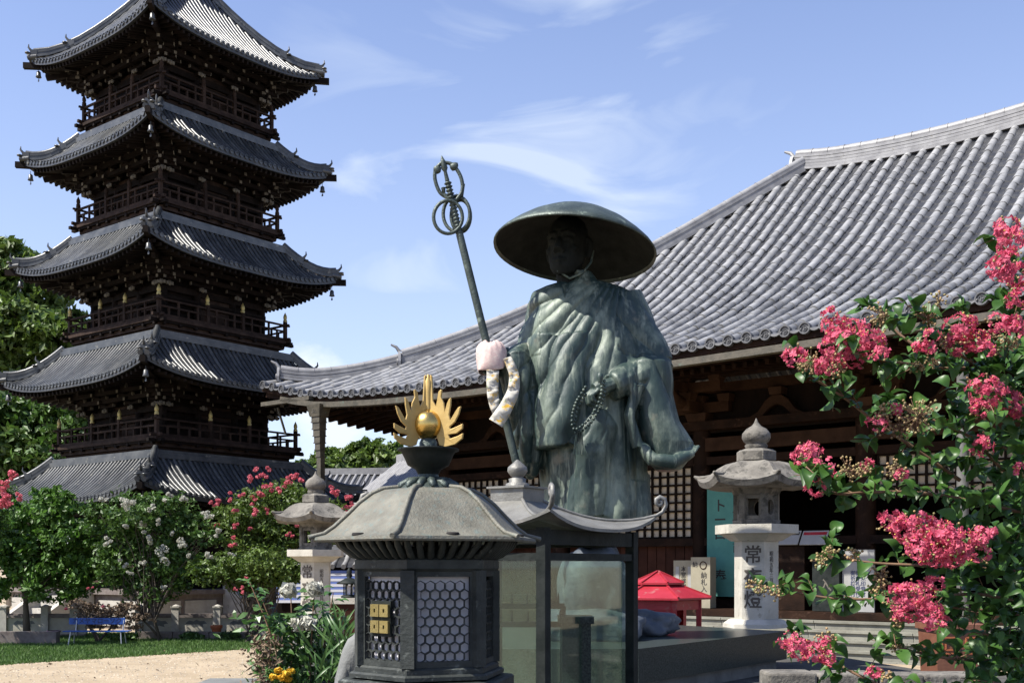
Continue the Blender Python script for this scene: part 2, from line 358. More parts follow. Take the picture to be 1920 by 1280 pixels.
n = 190; yy = rng.uniform(17, 32, n); xx = rng.uniform(-.47, -.16, n)*yy; pts = np.column_stack([xx, yy, np.full(n, .03)]); pts = pts[pts[:, 0] < -2.8]
V, F = leaves_np(pts, np.tile([0, 0, 1.5], (len(pts), 1)), .05, rng, .4); link('fallen_leaves', fast_mesh('fallen_leaves', V, F, M_['leaf_dry']), kind='stuff') if 'leaf_dry' in M_ else None
# ------------------------------------------------------------------ main hall
HT = R(-39); HC = Vector((-7.72, 34.49, 0)); HL = 33.0; HD = 12.3
hall = thing('temple_hall', HC, 'large dark timber temple hall under a sweeping grey tiled hipped roof', 'temple hall', HT)
HM = Matrix.Translation(HC) @ Matrix.Rotation(HT, 4, 'Z'); HI = HM.inverted()
def hu(px, d, lift=0):   # eave coordinate u seen at photo column px, d metres inside the eave line
    m = (px-960)/FPX; ca, sa = math.cos(HT), math.sin(HT); x0 = HC.x-sa*d; y0 = HC.y+ca*d
    return (m*y0-x0)/(ca-m*sa)
def hz(px, py, d):       # height of photo pixel there
    u = hu(px, d); return EYE+(YH-py)/FPX*(HM @ Vector((u, d, 0))).y
_us = np.linspace(0, HL, 331)
_ze = np.interp(_us, [0, 1.2, 2.8, 5.5, 8.6, 11, 14.5, 17.2, 19.7, 21.2, 25, 29, 31.8, 33], [5.62, 5.25, 4.95, 4.81, 4.76, 4.78, 4.84, 4.89, 4.95, 4.99, 5.02, 5.06, 5.2, 5.32])+EYE
_ze = np.convolve(np.pad(_ze, 8, mode='edge'), np.ones(17)/17, 'valid')
_pf = np.polyfit([0, 1.2, 2.42, 4, 5.73, 7.2, 8.76, 10.5, 12.3], [4.84, 5.3, 5.84, 6.64, 7.64, 8.66, 9.86, 11.28, 12.78], 4)
def ze(u): return float(np.interp(u, _us, _ze))
def rz_(u, d): return float(np.polyval(_pf, d))+EYE+(ze(u)-6.84)*max(0, 1-d/HD)**2-(.22*math.sin(min(max((u-HD)/8.4, 0), 1)*math.pi) if d > 1 else 0)*(d/HD)**2
# base sheet of pan tiles, stepped course by course
SP = .44; NR = int(HL/SP); rows_u = [(i+.5)*HL/NR for i in range(NR)]; DT = .34
pan = MB()
for i in range(NR+1):
    u = i*HL/NR; lim = min(u, HL-u, HD); du = HL/NR/2-.07
    k = 0; d = -.06
    while d < lim+.15:
        d2 = min(d+DT, HD+.1); z1 = rz_(u, d); z2 = rz_(u, d2)
        ua, ub = max(u-du, 0), min(u+du, HL)
        q = [(ua, d, z1+.035), (u, d, z1+.0), (ub, d, z1+.035), (ua, d2, z2+.01), (u, d2, z2-.025), (ub, d2, z2+.01), (ua, d, z1-.03), (u, d, z1-.05), (ub, d, z1-.03)]
        pan.add(q, [(0, 1, 4, 3), (1, 2, 5, 4), (6, 7, 1, 0), (7, 8, 2, 1)])
        d = d2+1e-6
        if d >= HD: break
roof = MB()
# closed roof body below the tiles: the four slopes and the soffit
def slope_pts(side, u, d):
    W = 2*HD
    return {0: (u, d), 1: (HL-d, u), 2: (HL-u, W-d), 3: (d, W-u)}[side]
for side in range(4):
    LL = HL if side % 2 == 0 else 2*HD
    nu, ndp = 40, 14; rows = []
    for j in range(ndp+1):
        d = HD*j/ndp; r = []
        for i in range(nu+1):
            u = d+(LL-2*d)*i/nu; x, y = slope_pts(side, u, d)
            uu = u if side == 0 else HL-u if side == 2 else 30 if side == 1 else min(LL-u, 8.6)
            r.append((x, y, rz_(uu, d)-.07))
        rows.append(r)
    roof.grid(rows)
hroof = roof.build('roof', M_['pan_tile'], hall)
o = pan.build('pan_tiles', M_['pan_tile'], hroof, kind='stuff')
# round cover tiles
def half_tile(r0, r1, ln, n=7):
    b = MB(); A = [math.pi*k/(n-1) for k in range(n)]
    rows = [[(math.cos(a)*r, y, math.sin(a)*r*.95) for a in A] for y, r in ((0, r0), (ln*.06, r0*1.02), (ln, r1))]
    b.grid(rows, True, flip=True); b.add([p for p in rows[0]], [tuple(range(n))]); return b
tl = .42
ht = half_tile(.118, .104, tl*1.02); tile_me = ht.mesh('round_tile', M_['roof_tile']); tile_me.set_sharp_from_angle(angle=R(50))
cand = []; rr = random.Random(3)
for u in rows_u:
    lim = min(u, HL-u, HD)-.12; d = -.05
    while d < lim:
        e = .05; sl_ = (rz_(u, d+tl*.6+e)-rz_(u, d+e))/(tl*.6); dd = tl/math.sqrt(1+sl_*sl_)
        jx, jz, jr = rr.gauss(0, .009)+.02*math.sin(d*.9+u*2.1), rr.gauss(.003, .007), rr.gauss(0, .016)
        mtx = Matrix.Translation((u+jx, d, rz_(u, d)+.02+jz)) @ Matrix.Rotation(math.atan(sl_), 4, 'X') @ Matrix.Rotation(jr, 4, 'Z')
        wp = HM @ Vector((u, d, rz_(u, d))); px = 960+FPX*wp.x/wp.y; py = YH-FPX*(wp.z-EYE)/wp.y
        vis = 470 < px < 1915 and wp.y > 5 and 190 < py and not (925 < px < 1190 and py > 400) and not (px > 1500 and py > 560)
        cand.append((wp.length+(0 if vis else 1000), mtx)); d += dd
cand.sort(key=lambda c: c[0])
for _, mtx in cand[:300]: link('round_tile', tile_me, hroof, M=mtx)
tv = np.array(ht.v); big = []; bf = []; bs = []
far = MB()
for _, mtx in cand[300:]: far.add([mtx @ Vector(p) for p in ht.v], ht.f, True)
o = far.build('round_tiles', M_['roof_tile'], hroof, kind='stuff'); o.data.set_sharp_from_angle(angle=R(50))
# rows on the three sides away from the camera
bk = MB()
for side, LL in ((1, 2*HD), (2, HL), (3, 2*HD)):
    k = int(LL/SP)
    for i in range(k):
        u = (i+.5)*LL/k; lim = min(u, LL-u, HD); uu = u if side == 0 else HL-u if side == 2 else 30 if side == 1 else min(LL-u, 8.6); pp = []
        for j in range(7):
            d = lim*j/6; x, y = slope_pts(side, u, d); pp.append((x, y, rz_(uu, d)+.01))
        bk.tube(pp, .11, 5)
bk.build('cover_tiles', M_['roof_tile'], hroof, kind='stuff')
# eave end discs with a raised rim and comma boss, and curved drip tiles between them
dm = MB(); prof = [(.0, -.012), (.045, -.012), (.052, .004), (.06, .004), (.068, -.012), (.095, -.012), (.103, .02), (.128, .02), (.132, -.0), (.132, -.09)]
dm.lathe(prof, 14, cap=False)
for k in range(3): dm.box((.022*math.cos(k*2.1), .022*math.sin(k*2.1), -.004), (.03, .018, .016), k*2.1)
disc_me = dm.mesh('eave_disc', M_['eave_shade_tile']); disc_me.set_sharp_from_angle(angle=R(35))
dr = MB(); n = 7
for zz, r_ in ((0, 0),):
    top = [(x, 0, -.05+.05*(x/.15)**2) for x in np.linspace(-.15, .15, n)]; bot = [(x, -.005, -.1+.07*(x/.15)**2) for x in np.linspace(-.15, .15, n)]
    bkp = [(x, .3, z+.07) for x, y, z in top]; dr.grid([bot, top]); dr.grid([top, bkp]); dr.grid([[(x, .05, z) for x, y, z in bot], bot])
drip_me = dr.mesh('drip_tile', M_['eave_shade_tile'])
for i, u in enumerate(rows_u):
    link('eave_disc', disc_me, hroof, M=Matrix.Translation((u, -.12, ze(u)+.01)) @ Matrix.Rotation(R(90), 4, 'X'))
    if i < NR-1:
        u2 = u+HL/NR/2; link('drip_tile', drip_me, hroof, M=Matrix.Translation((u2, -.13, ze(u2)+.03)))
# ridges: stacked courses with a round cap
def ridge(path, hgt, wd, name, cap_r, parent, m=M_['ridge_tile']):
    b = MB(); nc = max(3, int(hgt/.085)); hh = hgt/nc
    for k in range(nc):
        for i in range(len(path)-1):
            p, q = Vector(path[i]), Vector(path[i+1]); zz = Vector((0, 0, (k+.5)*hh)); wk = wd*(1-.25*k/nc)+(.05 if k in (0, nc-1) else (0.012 if k % 2 else 0))
            b.beam(p+zz, q+zz, wk, hh*.86)
    b.tube([Vector(p)+Vector((0, 0, hgt+cap_r*.3)) for p in path], cap_r, 10)
    for i in range(1, len(path)-1): b.tube([Vector(path[i])+Vector((0, 0, hgt+cap_r*.3)), Vector(path[i])*.97+Vector(path[i+1])*.03+Vector((0, 0, hgt+cap_r*.3))], cap_r*1.12, 10)
    return b.build(name, m, parent)
def hipz(t): return rz_(t, t)
hp = [(t, t, hipz(t)+.02) for t in np.linspace(3.05, HD-.1, 26)]
ridge(hp, .36, .3, 'hip_ridge', .13, hroof)
hp2 = [(t, t, hipz(t)+.0+.16*max(0, (1.4-t))**2) for t in np.linspace(.42, 3.3, 9)]
ridge(hp2, .28, .26, 'lower_hip_ridge', .12, hroof)
for sgn, cx, cy in ((-1, HL, 0),):
    pass
def mirror_hip(fx, fy): return [(HL-t if fx else t, 2*HD-t if fy else t, hipz(t)) for t in np.linspace(.42, HD-.1, 14)]
for fx, fy in ((1, 0), (0, 1), (1, 1)): ridge(mirror_hip(fx, fy), .34, .28, 'hip_ridge', .13, hroof)
rp = [(u, HD, rz_(min(max(u, HD), HL-HD), HD)-.05+.12*max(0, 1-(u-HD+.4)/1.5)**2) for u in np.linspace(HD-.35, HL-HD+.35, 18)]
ridge(rp, .5, .38, 'main_ridge', .15, hroof)
# ridge-end ogre tiles: a shield with horns and curls
def ogre(name, loc, face, s, parent):
    b = MB(); pl = [(-.5, 0), (-.55, .35), (-.42, .75), (-.3, 1.0), (-.12, .9), (0, 1.12), (.12, .9), (.3, 1.0), (.42, .75), (.55, .35), (.5, 0)]
    f = Vector(face).normalized(); r = f.cross(Vector((0, 0, 1)))
    fn = lambda x, y, t: Vector(loc)+r*(x*s)+Vector((0, 0, y*s))+f*t
    b.prism(pl, fn, -.06*s, .1*s)
    for sx in (-1, 1): b.tube([fn(sx*.3, .35, .14*s)+r*(math.cos(a)*.16*s)+Vector((0, 0, math.sin(a)*.16*s)) for a in np.linspace(0, 5, 10)], .05*s, 5)
    b.lathe([(0, .3*s), (.14*s, .26*s), (.2*s, .12*s)], 8, tuple(fn(0, .5, 0)-Vector((0, 0, .2*s))))
    b.tube([fn(0, 1.0, 0), fn(0, 1.3, .22*s), fn(0, 1.45, .55*s)], [.12*s, .1*s, .06*s], 6)
    return b.build(name, M_['ridge_tile'], parent)
ogre('ridge_end_ornament', (HD-.45, HD, rz_(HD, HD)-.1), (-1, 0, 0), .62, hroof)
ogre('ridge_end_ornament', (3.0, 3.0, hipz(3.0)-.02), (-1, -1, 0), .5, hroof)
ogre('ridge_end_ornament', (.38, .38, hipz(.38)+.06), (-1, -1, 0), .45, hroof)
# eave: fascia, soffit boards, rafters
zs = lambda u, d: ze(u)-.2+d*.14-(ze(u)-6.84)*d/6
b = MB()
for y0, wy, hh_, dz in ((.02, .12, .13, -.13), (.18, .16, .16, -.27)):
    pp = [(u, y0, ze(u)+dz) for u in np.linspace(0.1, HL-.1, 50)]
    for p, q in zip(pp, pp[1:]): b.beam(p, q, wy, hh_)
b.build('eave_board', M_['hall_wood'], hall)
b = MB()
for i in range(60):
    u0, u1 = HL*i/60, HL*(i+1)/60
    c0, c1 = min(4.2, u0+.05, HL-u0+.05), min(4.2, u1+.05, HL-u1+.05); b.grid([[(u0, .05, zs(u0, 0)), (u1, .05, zs(u1, 0))], [(u0, c0, zs(u0, c0)), (u1, c1, zs(u1, c1))]])
for i in range(24):
    v0, v1 = 2*HD*i/24, 2*HD*(i+1)/24
    c0, c1 = min(4.2, v0+.05), min(4.2, v1+.05); zz = lambda v, d: zs(min(v, 8), d); b.grid([[(.05, v0, zz(v0, 0)), (.05, v1, zz(v1, 0))], [(c0, v0, zz(v0, c0)), (c1, v1, zz(v1, c1))]])
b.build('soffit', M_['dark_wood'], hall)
b = MB(); nr = 118
for i in range(nr):
    u = (i+.5)*HL/nr
    for (d0, d1, dz) in ((.12, 2.0, -.02), (1.7, 4.1, -.16)):
        if u < d0+.2: continue
        d1_ = min(d1, max(u, d0+.3))
        b.beam((u, d0, zs(u, d0)+dz-.06), (u, d1_, zs(u, d1_)+dz-.06), .1, .12)
for i in range(60):
    v = (i+.5)*2*HD/60
    vv = min(v, 8); c0 = min(2.6, v); b.beam((.12, v, zs(vv, .12)-.08), (max(c0, .3), v, zs(vv, c0)-.1), .1, .12)
b.build('rafters', M_['hall_wood'], hall, kind='stuff')
# walls: columns, tie beams, brackets
WD = 4.0; FZ = .95
cols = [4.0, 8.5, 13.1, 17.5, 21.9, 26.0, 29.0]
cm = MB(); cm.lathe([(.24, 0), (.24, 5.6)], 14); col_me = cm.mesh('column', M_['hall_wood'])
for u in cols: link('column', col_me, hall, loc=(u, WD, 0))
for v in (8.2, 12.3, 16.4, 20.6): link('column', col_me, hall, loc=(4.0, v, 0)); link('column', col_me, hall, loc=(29.0, v, 0))
for z0, hh_, wy, m in ((5.62, .22, .62, 'hall_wood'), (5.14, .34, .26, 'beam_wood'), (4.72, .2, .2, 'hall_wood'), (2.62, .2, .3, 'hall_wood'), (1.05, .2, .3, 'hall_wood')):
    b = MB(); b.beam((3.6, WD-.02, z0), (29.4, WD-.02, z0), wy, hh_); b.build('tie_beam', M_[m], hall)
    b = MB(); b.beam((4.0, WD+.3, z0), (4.0, 2*HD-4, z0), wy, hh_); b.build('tie_beam', M_[m], hall)
bb = MB()
bb.box((0, 0, .12), (.5, .5, .22), taper=1.25)
bb.beam((-.85, 0, .38), (.85, 0, .38), .22, .26); bb.beam((0, .3, .38), (0, -.8, .38), .22, .26)
for x in (-.75, 0, .75): bb.box((x, 0, .6), (.3, .34, .18), taper=1.2)
bb.box((0, -.72, .6), (.34, .3, .18), taper=1.2)
bb.beam((-1.0, -.72, .82), (1.0, -.72, .82), .2, .24); bb.beam((0, -.3, .82), (0, -1.5, .8), .2, .24)
bb.tube([(0, -1.0, .42), (0, -1.3, .5), (0, -1.55, .72), (0, -1.6, .8)], [.16, .15, .1, .04], 6)
for x in (-.85, 0, .85): bb.box((x, -.72, 1.02), (.28, .3, .16), taper=1.2)
br_me = bb.mesh('bracket', M_['beam_wood'])
for u in cols: link('bracket', br_me, hall, loc=(u, WD-.05, 5.72))
fm = MB(); fm.prism([(-.75, 0), (-.5, .12), (-.3, .38), (-.12, .5), (.12, .5), (.3, .38), (.5, .12), (.75, 0), (.4, 0), (.2, .2), (0, .28), (-.2, .2), (-.4, 0)], lambda x, y, t: (x, t, y), -.1, .1); fm.box((0, 0, .6), (.3, .34, .18), taper=1.2)
frog_me = fm.mesh('frog_leg_strut', M_['beam_wood'])
for u0, u1 in zip(cols, cols[1:]): link('frog_leg_strut', frog_me, hall, loc=((u0+u1)/2, WD-.1, 5.74))
for z0, y0, m in ((6.6, WD, 'beam_wood'), (6.86, WD-.75, 'hall_wood'), (6.95, WD-1.5, 'hall_wood')):
    b = MB(); b.beam((2.2, y0, z0), (30.8, y0, z0), .22, .24); b.build('purlin', M_[m], hall)
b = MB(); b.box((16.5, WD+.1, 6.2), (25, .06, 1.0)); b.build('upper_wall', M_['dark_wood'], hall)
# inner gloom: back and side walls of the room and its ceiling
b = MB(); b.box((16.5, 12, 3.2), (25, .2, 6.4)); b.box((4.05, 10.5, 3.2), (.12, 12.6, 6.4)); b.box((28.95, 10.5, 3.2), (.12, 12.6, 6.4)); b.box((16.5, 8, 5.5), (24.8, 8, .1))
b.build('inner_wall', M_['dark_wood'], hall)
b = MB(); b.box((16.5, 4.0, FZ-.09), (29, 3.4, .16)); b.box((16.5, 7.9, FZ-.1), (24.8, 7.8, .14)); b.box((3.0, 13, FZ-.085), (2.6, 14, .15)); b.build('veranda_floor', M_['hall_wood'], hall)
b = MB(); b.box((16.5, 2.55, .42), (28.6, .1, .82)); b.build('veranda_skirt', M_['dark_wood'], hall)
# lattice shutters: paper behind a grid of bars, each bar its own piece
def lattice(u0, u1, z0, z1, cell, y, parent=hall):
    b = MB(); b.box(((u0+u1)/2, y+.06, (z0+z1)/2), (u1-u0, .03, z1-z0)); sh = b.build('lattice_shutter', M_['shoji'], parent)
    nx = round((u1-u0)/cell); nz_ = round((z1-z0)/cell)
    v = MB(); v.box((0, 0, 0), (.05, .06, z1-z0)); vm = v.mesh('vertical_bar', M_['dark_wood'])
    h = MB(); h.box((0, 0, 0), (u1-u0, .045, .05)); hm_ = h.mesh('horizontal_bar', M_['dark_wood'])
    for i in range(nx+1): link('vertical_bar', vm, sh, loc=(u0+(u1-u0)*i/nx, y, (z0+z1)/2))
    for i in range(nz_+1): link('horizontal_bar', hm_, sh, loc=((u0+u1)/2, y-.004, z0+(z1-z0)*i/nz_))
for u0, u1, z0, z1 in ((4.3, 6.2, 2.75, 4.6), (6.3, 8.2, 2.75, 4.6), (8.8, 10.75, 2.75, 4.6), (10.85, 12.8, 2.75, 4.6), (17.8, 19.6, 3.6, 4.6), (19.7, 21.6, 3.6, 4.6), (22.2, 24, 2.75, 4.6), (24.1, 25.7, 2.75, 4.6)):
    lattice(u0, u1, z0, z1, .235, WD)
pm = MB(); pm.box((0, 0, 0), (.27, .05, 1.4)); pb_me = pm.mesh('wall_board', M_['board_wall'])
for u0, u1 in ((4.3, 8.25), (8.8, 12.85), (21.95, 25.7)):
    k = int((u1-u0)/.28)
    for i in range(k): link('wall_board', pb_me, hall, loc=(u0+(i+.5)*(u1-u0)/k, WD+.06+.004*(i % 2), 1.85))
# steps up to the hall
for i in range(5):
    z1 = FZ-.19*(i+1)+.0; d1 = 2.35-.33*i
    for j in range(4):
        b = MB(); b.box((13.55+j*2.35, d1-.14, z1/2), (2.34, .31, max(z1, .02))); b.box((13.55+j*2.35, d1-.16, z1-.02), (2.335, .37, .05)); b.build('step', M_['stone_step'], hall)
# gutter, rain hopper, down pipes
b = MB(); pp = [(u, -.16, ze(u)-.28-.004*u) for u in np.linspace(1.2, 31, 40)]
for p, q in zip(pp, pp[1:]): b.beam(p, q, .2, .15)
for i in range(30): b.beam((1.5+i, -.05, ze(1.5+i)-.38), (1.5+i, .3, ze(1.5+i)-.3), .03, .03)
b.build('gutter', M_['copper_gutter'], hall)
def downpipe(px, hop, r=.1, dtop=-.16):
    u = hu(px, dtop); zt = ze(u)-.32; b = MB()
    if hop:
        b.box((u, dtop, zt-.16), (.42, .34, .34), taper=1.35); b.box((u, dtop-.18, zt-.13), (.2, .03, .2)); b.box((u, dtop-.2, zt-.13), (.12, .02, .12)); b.box((u, dtop-.21, zt-.13), (.05, .02, .05))
        for i in range(6): z_ = zt-.4-i*.2; b.box((u+.012*i, dtop, z_), (.34-.03*i, .28-.02*i, .2)); b.box((u+.012*i, dtop, z_-.09), (.37-.03*i, .31-.02*i, .03))
        b.box((u+.08, dtop, (zt-1.5)/2), (.17, .17, zt-1.5))
    else: b.tube([(u, dtop, 0), (u, dtop, zt)], r, 10)
    b.build('downpipe', M_['gutter_pipe' if not hop else 'copper_gutter'], hall)
downpipe(598, True); downpipe(1805, False, .11)
b = MB(); u = 1.75; b.box((1.4, -.16, ze(1)-.42), (2.2, .2, .12)); b.beam((.9, -.1, ze(1)-.55), (.9, .2, ze(1)-1.3), .05, .05); b.build('gutter_end', M_['copper_gutter'], hall)
# ------------------------------------------------------------------ five-storey pagoda
PT = R(-38); PC = Vector((-11.9, 40, 0))
pag = thing('pagoda', PC, 'tall dark wooden five-storey pagoda with layered upturned tiled roofs', 'pagoda', PT)
# eave half width, eave height at mid side, inner half width, height where the roof meets the storey above, floor half width, floor height, body half width
ST = [dict(h=4.58, z=4.10, hi=3.05, zi=5.5, bf=None, fz=1.25, bw=2.55),
      dict(h=4.27, z=7.95, hi=2.80, zi=9.4, bf=3.02, fz=6.15, bw=2.12),
      dict(h=3.98, z=11.95, hi=2.60, zi=13.3, bf=2.76, fz=10.08, bw=2.05),
      dict(h=3.74, z=15.72, hi=2.42, zi=16.95, bf=2.56, fz=13.98, bw=1.98),
      dict(h=3.55, z=19.30, hi=.55, zi=22.6, bf=2.42, fz=17.58, bw=1.92)]
def side_xf(k):  # side 0 faces the camera's left (-y), 1 is +x, 2 +y, 3 -x
    return Matrix.Rotation(R(90)*k, 4, 'Z')
rail_parts = {}
def bell():
    b = MB(); b.lathe([(.0, 0), (.03, 0), (.09, -.05), (.1, -.2), (.13, -.27), (.12, -.28), (.02, -.2)], 10); b.tube([(0, 0, .14), (0, 0, 0)], .012, 5); b.tube([(0, 0, -.2), (0, 0, -.4)], .012, 4); b.box((0, 0, -.42), (.1, .01, .09)); return b.mesh('wind_bell', M_['old_tile'])
bell_me = bell()
mb = MB()
for i in range(3):
    yy = -.18-i*.26; zz = .22*i
    mb.beam((0, .3, zz), (0, yy-.12, zz+.02), .13, .13); mb.beam((-.42, yy, zz+.16), (.42, yy, zz+.16), .12, .12)
    for x in (-.36, 0, .36): mb.box((x, yy, zz+.03 if x == 0 else zz+.27), (.17, .17, .1), taper=1.25)
mb.beam((0, -.3, .72), (0, -1.35, .46), .12, .15)
mb.cm = 1
for i in range(3):
    yy = -.18-i*.26; zz = .22*i
    mb.box((0, yy-.125, zz+.02), (.1, .012, .1))
    for x in (-.425, .425): mb.box((x, yy-.05, zz+.16), (.02, .1, .1))
mb.lathe([(.02, .05), (.07, .0), (.07, -.06), (.02, -.1)], 7, (0, -.33, .0)); mb.box((-.1, -.32, -.02), (.07, .05, .1)); mb.box((.1, -.32, -.02), (.07, .05, .1))
pbr_me = mb.mesh('bracket', [M_['pagoda_wood'], M_['pale_paint']])
pc_me = MB().lathe([(.13, 0), (.13, 1)], 10).mesh('column', M_['pagoda_wood'])
def lift(h, s): return .46*abs(s/h)**3.2
for si, S in enumerate(ST):
    h, hi = S['h'], S['hi']; run = h-hi; rise = S['zi']-S['z']
    def zt(s, d, h=h, run=run, rise=rise, S=S):
        t = d/run; return S['z']+rise*(.66*t+.34*t*t)+lift(h, s)*max(0, 1-t)**1.5
    rb = MB()
    for k in range(4):
        X = side_xf(k); rows = []
        for j in range(9):
            d = run*j/8; w_ = h-d; rows.append([X @ Vector((w_*(2*i/24-1), -(h-d), zt(w_*(2*i/24-1)*h/max(w_, .01) if 0 else w_*(2*i/24-1), d))) for i in range(25)])
        rb.grid(rows)
        # thin eave face and soffit, rising gently to the body
        e = [X @ Vector((h*(2*i/24-1), -h, zt(h*(2*i/24-1), 0))) for i in range(25)]
        e2 = [p-Vector((0, 0, .13)) for p in e]; f3 = [X @ Vector(((h-.12)*(2*i/24-1), -(h-.12), zt(h*(2*i/24-1), 0)-.13)) for i in range(25)]
        s3 = [X @ Vector((1.5*(2*i/24-1), -1.5, S['z']+.42)) for i in range(25)]
        rb.grid([e2, e]); rb.grid([f3, e2])
        rb.cm = 1; rb.grid([s3, f3]); rb.cm = 0
    rf = rb.build('roof', [M_['old_tile_base'], M_['pagoda_wood']], pag)
    # tile rows with little eave discs
    tb = MB(); sp = .2
    for k in range(4):
        X = side_xf(k); n = int(2*h/sp)
        for i in range(n):
            s = -h+(i+.5)*2*h/n; lim = min(run, h-abs(s)); m = 7 if k in (0, 1) else 4
            if lim < .08: continue
            pp = [X @ Vector((s, -(h-d), zt(s, d)+.02)) for d in np.linspace(-.03, lim, m)]
            tb.tube(pp, .06, 6, cap=False)
            tb.lathe([(0, .0), (.075, 0), (.085, -.02), (.085, -.06)], 8, (0, 0, 0), cap=False) if 0 else None
            c = X @ Vector((s, -h-.035, zt(s, 0)+.02)); o_ = X.to_3x3()
            ring = [c+o_ @ Vector((.075*math.cos(a), 0, .075*math.sin(a))) for a in np.linspace(0, 2*math.pi, 8, endpoint=False)]
            tb.add(ring+[p+o_ @ Vector((0, .09, 0)) for p in ring], [tuple(range(8))]+[(q, q+8, (q+1) % 8+8, (q+1) % 8) for q in range(8)])
    tb.build('roof_tiles', M_['old_tile'], rf, kind='stuff')
    # rafters, two rows a side
    fb = MB()
    for k in range(4):
        X = side_xf(k); n = 36
        for i in range(n):
            s = -h+(i+.5)*2*h/n; a = max(abs(s)+.05, 1.7)
            p0 = X @ Vector((s, -(h-.08), zt(s, 0)-.22)); tt = (h-a)/(h-1.5); p1 = X @ Vector((s, -a, (zt(s, 0)-.22)*(1-tt)+(S['z']+.36)*tt))
            if (p1-p0).length > .2: fb.beam(p0, p1, .075, .1)
    fb.build('rafters', M_['pagoda_wood'], rf, kind='stuff')
    # hip rafters, hip ridges with horned ends, wind bells
    for k in range(4):
        X = side_xf(k); dg = lambda d, dz: X @ Vector((h-d, -(h-d), zt(h-d, d)+dz))
        b = MB(); b.beam(dg(-.2, -.22), X @ Vector((1.6, -1.6, S['z']+.28)), .16, .2); b.beam(dg(.25, -.36), X @ Vector((1.6, -1.6, S['z']+.1)), .15, .18)
        b.build('hip_rafter', M_['pagoda_wood'], rf)
        b = MB(); path = [dg(d, .02+.06*max(0, .6-d)) for d in np.linspace(.05, run, 9)]
        for zz, wd in ((.05, .24), (.13, .2), (.2, .22)):
            for p, q in zip(path, path[1:]): b.beam(p+Vector((0, 0, zz)), q+Vector((0, 0, zz)), wd, .07)
        b.tube([p+Vector((0, 0, .27)) for p in path], .085, 8)
        out_ = (X @ Vector((1, -1, 0))).normalized()
        for dd in (.06, .95):
            c = dg(dd, .17); b.box(c, (.24, .24, .3), R(45)); b.tube([c+Vector((0, 0, .1)), c+out_*.12+Vector((0, 0, .16)), c+out_*.2+Vector((0, 0, .26)), c+out_*.19+Vector((0, 0, .38))], [.06, .05, .035, .012], 5)
            for q in (-1, 1):
                sd = out_.cross(Vector((0, 0, 1)))*q; b.lathe([(0, -.02), (.09, -.02), (.09, .02), (0, .02)], 8, tuple(c+sd*.12+out_*.2+Vector((0, 0, .02))))
        for q in (-1, 1):
            sd = out_.cross(Vector((0, 0, 1)))*q; c = dg(.0, .04)+sd*.1
            b.tube([c+out_*.12, c-out_*.2+Vector((0, 0, .05))], .085, 8)
        b.build('hip_ridge', M_['old_tile'], rf)
        link('wind_bell', bell_me, rf, loc=dg(.16, -.4), scale=(.8, .8, .8))
    # band at the top of the roof, under the next balcony
    if si < 4:
        b = MB()
        for k in range(4):
            X = side_xf(k)
            for zz, yy, hh_ in ((.02, .06, .16), (.16, .0, .1)): b.beam(X @ Vector((-hi-yy, -hi-yy, S['zi']+zz)), X @ Vector((hi+yy, -hi-yy, S['zi']+zz)), .16, hh_)
        b.build('top_ridge', M_['old_tile'], rf)
    # body
    bw, fz = S['bw'], S['fz']; b = MB(); top = S['z']+.5
    b.box((0, 0, (fz+top)/2), (2*bw-.16, 2*bw-.16, top-fz)); body = b.build('wall', M_['pagoda_wood'], pag)
    colx = [-bw, -bw*.36, bw*.36, bw]
    for k in range(4):
        X = side_xf(k)
        for i, x in enumerate(colx):
            if i < 3: link('column', pc_me, pag, M=X @ Matrix.Translation((x, -bw, fz)) @ Matrix.Diagonal((1, 1, S['z']-.55-fz, 1)))
            bz = S['z']-.62
            link('bracket', pbr_me, pag, M=X @ Matrix.Translation((x, -bw-.02, bz)))
            if i == 3: link('bracket', pbr_me, pag, M=X @ Matrix.Translation((x, -bw, bz)) @ Matrix.Rotation(R(45), 4, 'Z') @ Matrix.Diagonal((1, 1.35, 1, 1)))
        b = MB()
        for zz, hh_ in ((S['z']-.72, .2), (S['z']-1.05, .14), (fz+.75 if si else fz+1.2, .12), (fz+.1, .18)): b.beam(X @ Vector((-bw-.1, -bw-.05, zz)), X @ Vector((bw+.1, -bw-.05, zz)), .12, hh_)
        for q, zz in ((.45, .28), (.72, .5)): b.beam(X @ Vector((-bw-q, -bw-q, S['z']-.62+zz)), X @ Vector((bw+q, -bw-q, S['z']-.62+zz)), .13, .14)
        b.build('tie_beam', M_['pagoda_wood'], pag)
        b = MB(); dw = bw*.33
        b.box(X @ Vector((0, -bw+.03, fz+.75 if si else fz+1.1)), ((dw*2, .08, 1.2 if si == 0 else 1.1) if k % 2 == 0 else (.08, dw*2, 1.2 if si == 0 else 1.1)))
        b.build('door', M_['rail_wood'], pag)
        for sx in (-1, 1):
            b = MB(); cx = sx*bw*.68
            for j in range(5): b.beam(X @ Vector((cx-bw*.22+j*bw*.11, -bw+.0, fz+.5)), X @ Vector((cx-bw*.22+j*bw*.11, -bw+.0, fz+1.15)), .05, .05)
            for j in (0, 1): b.beam(X @ Vector((cx-bw*.27, -bw-.01, fz+.5+j*.65)), X @ Vector((cx+bw*.27, -bw-.01, fz+.5+j*.65)), .07, .07)
            b.build('window_lattice', M_['rail_wood'], pag)
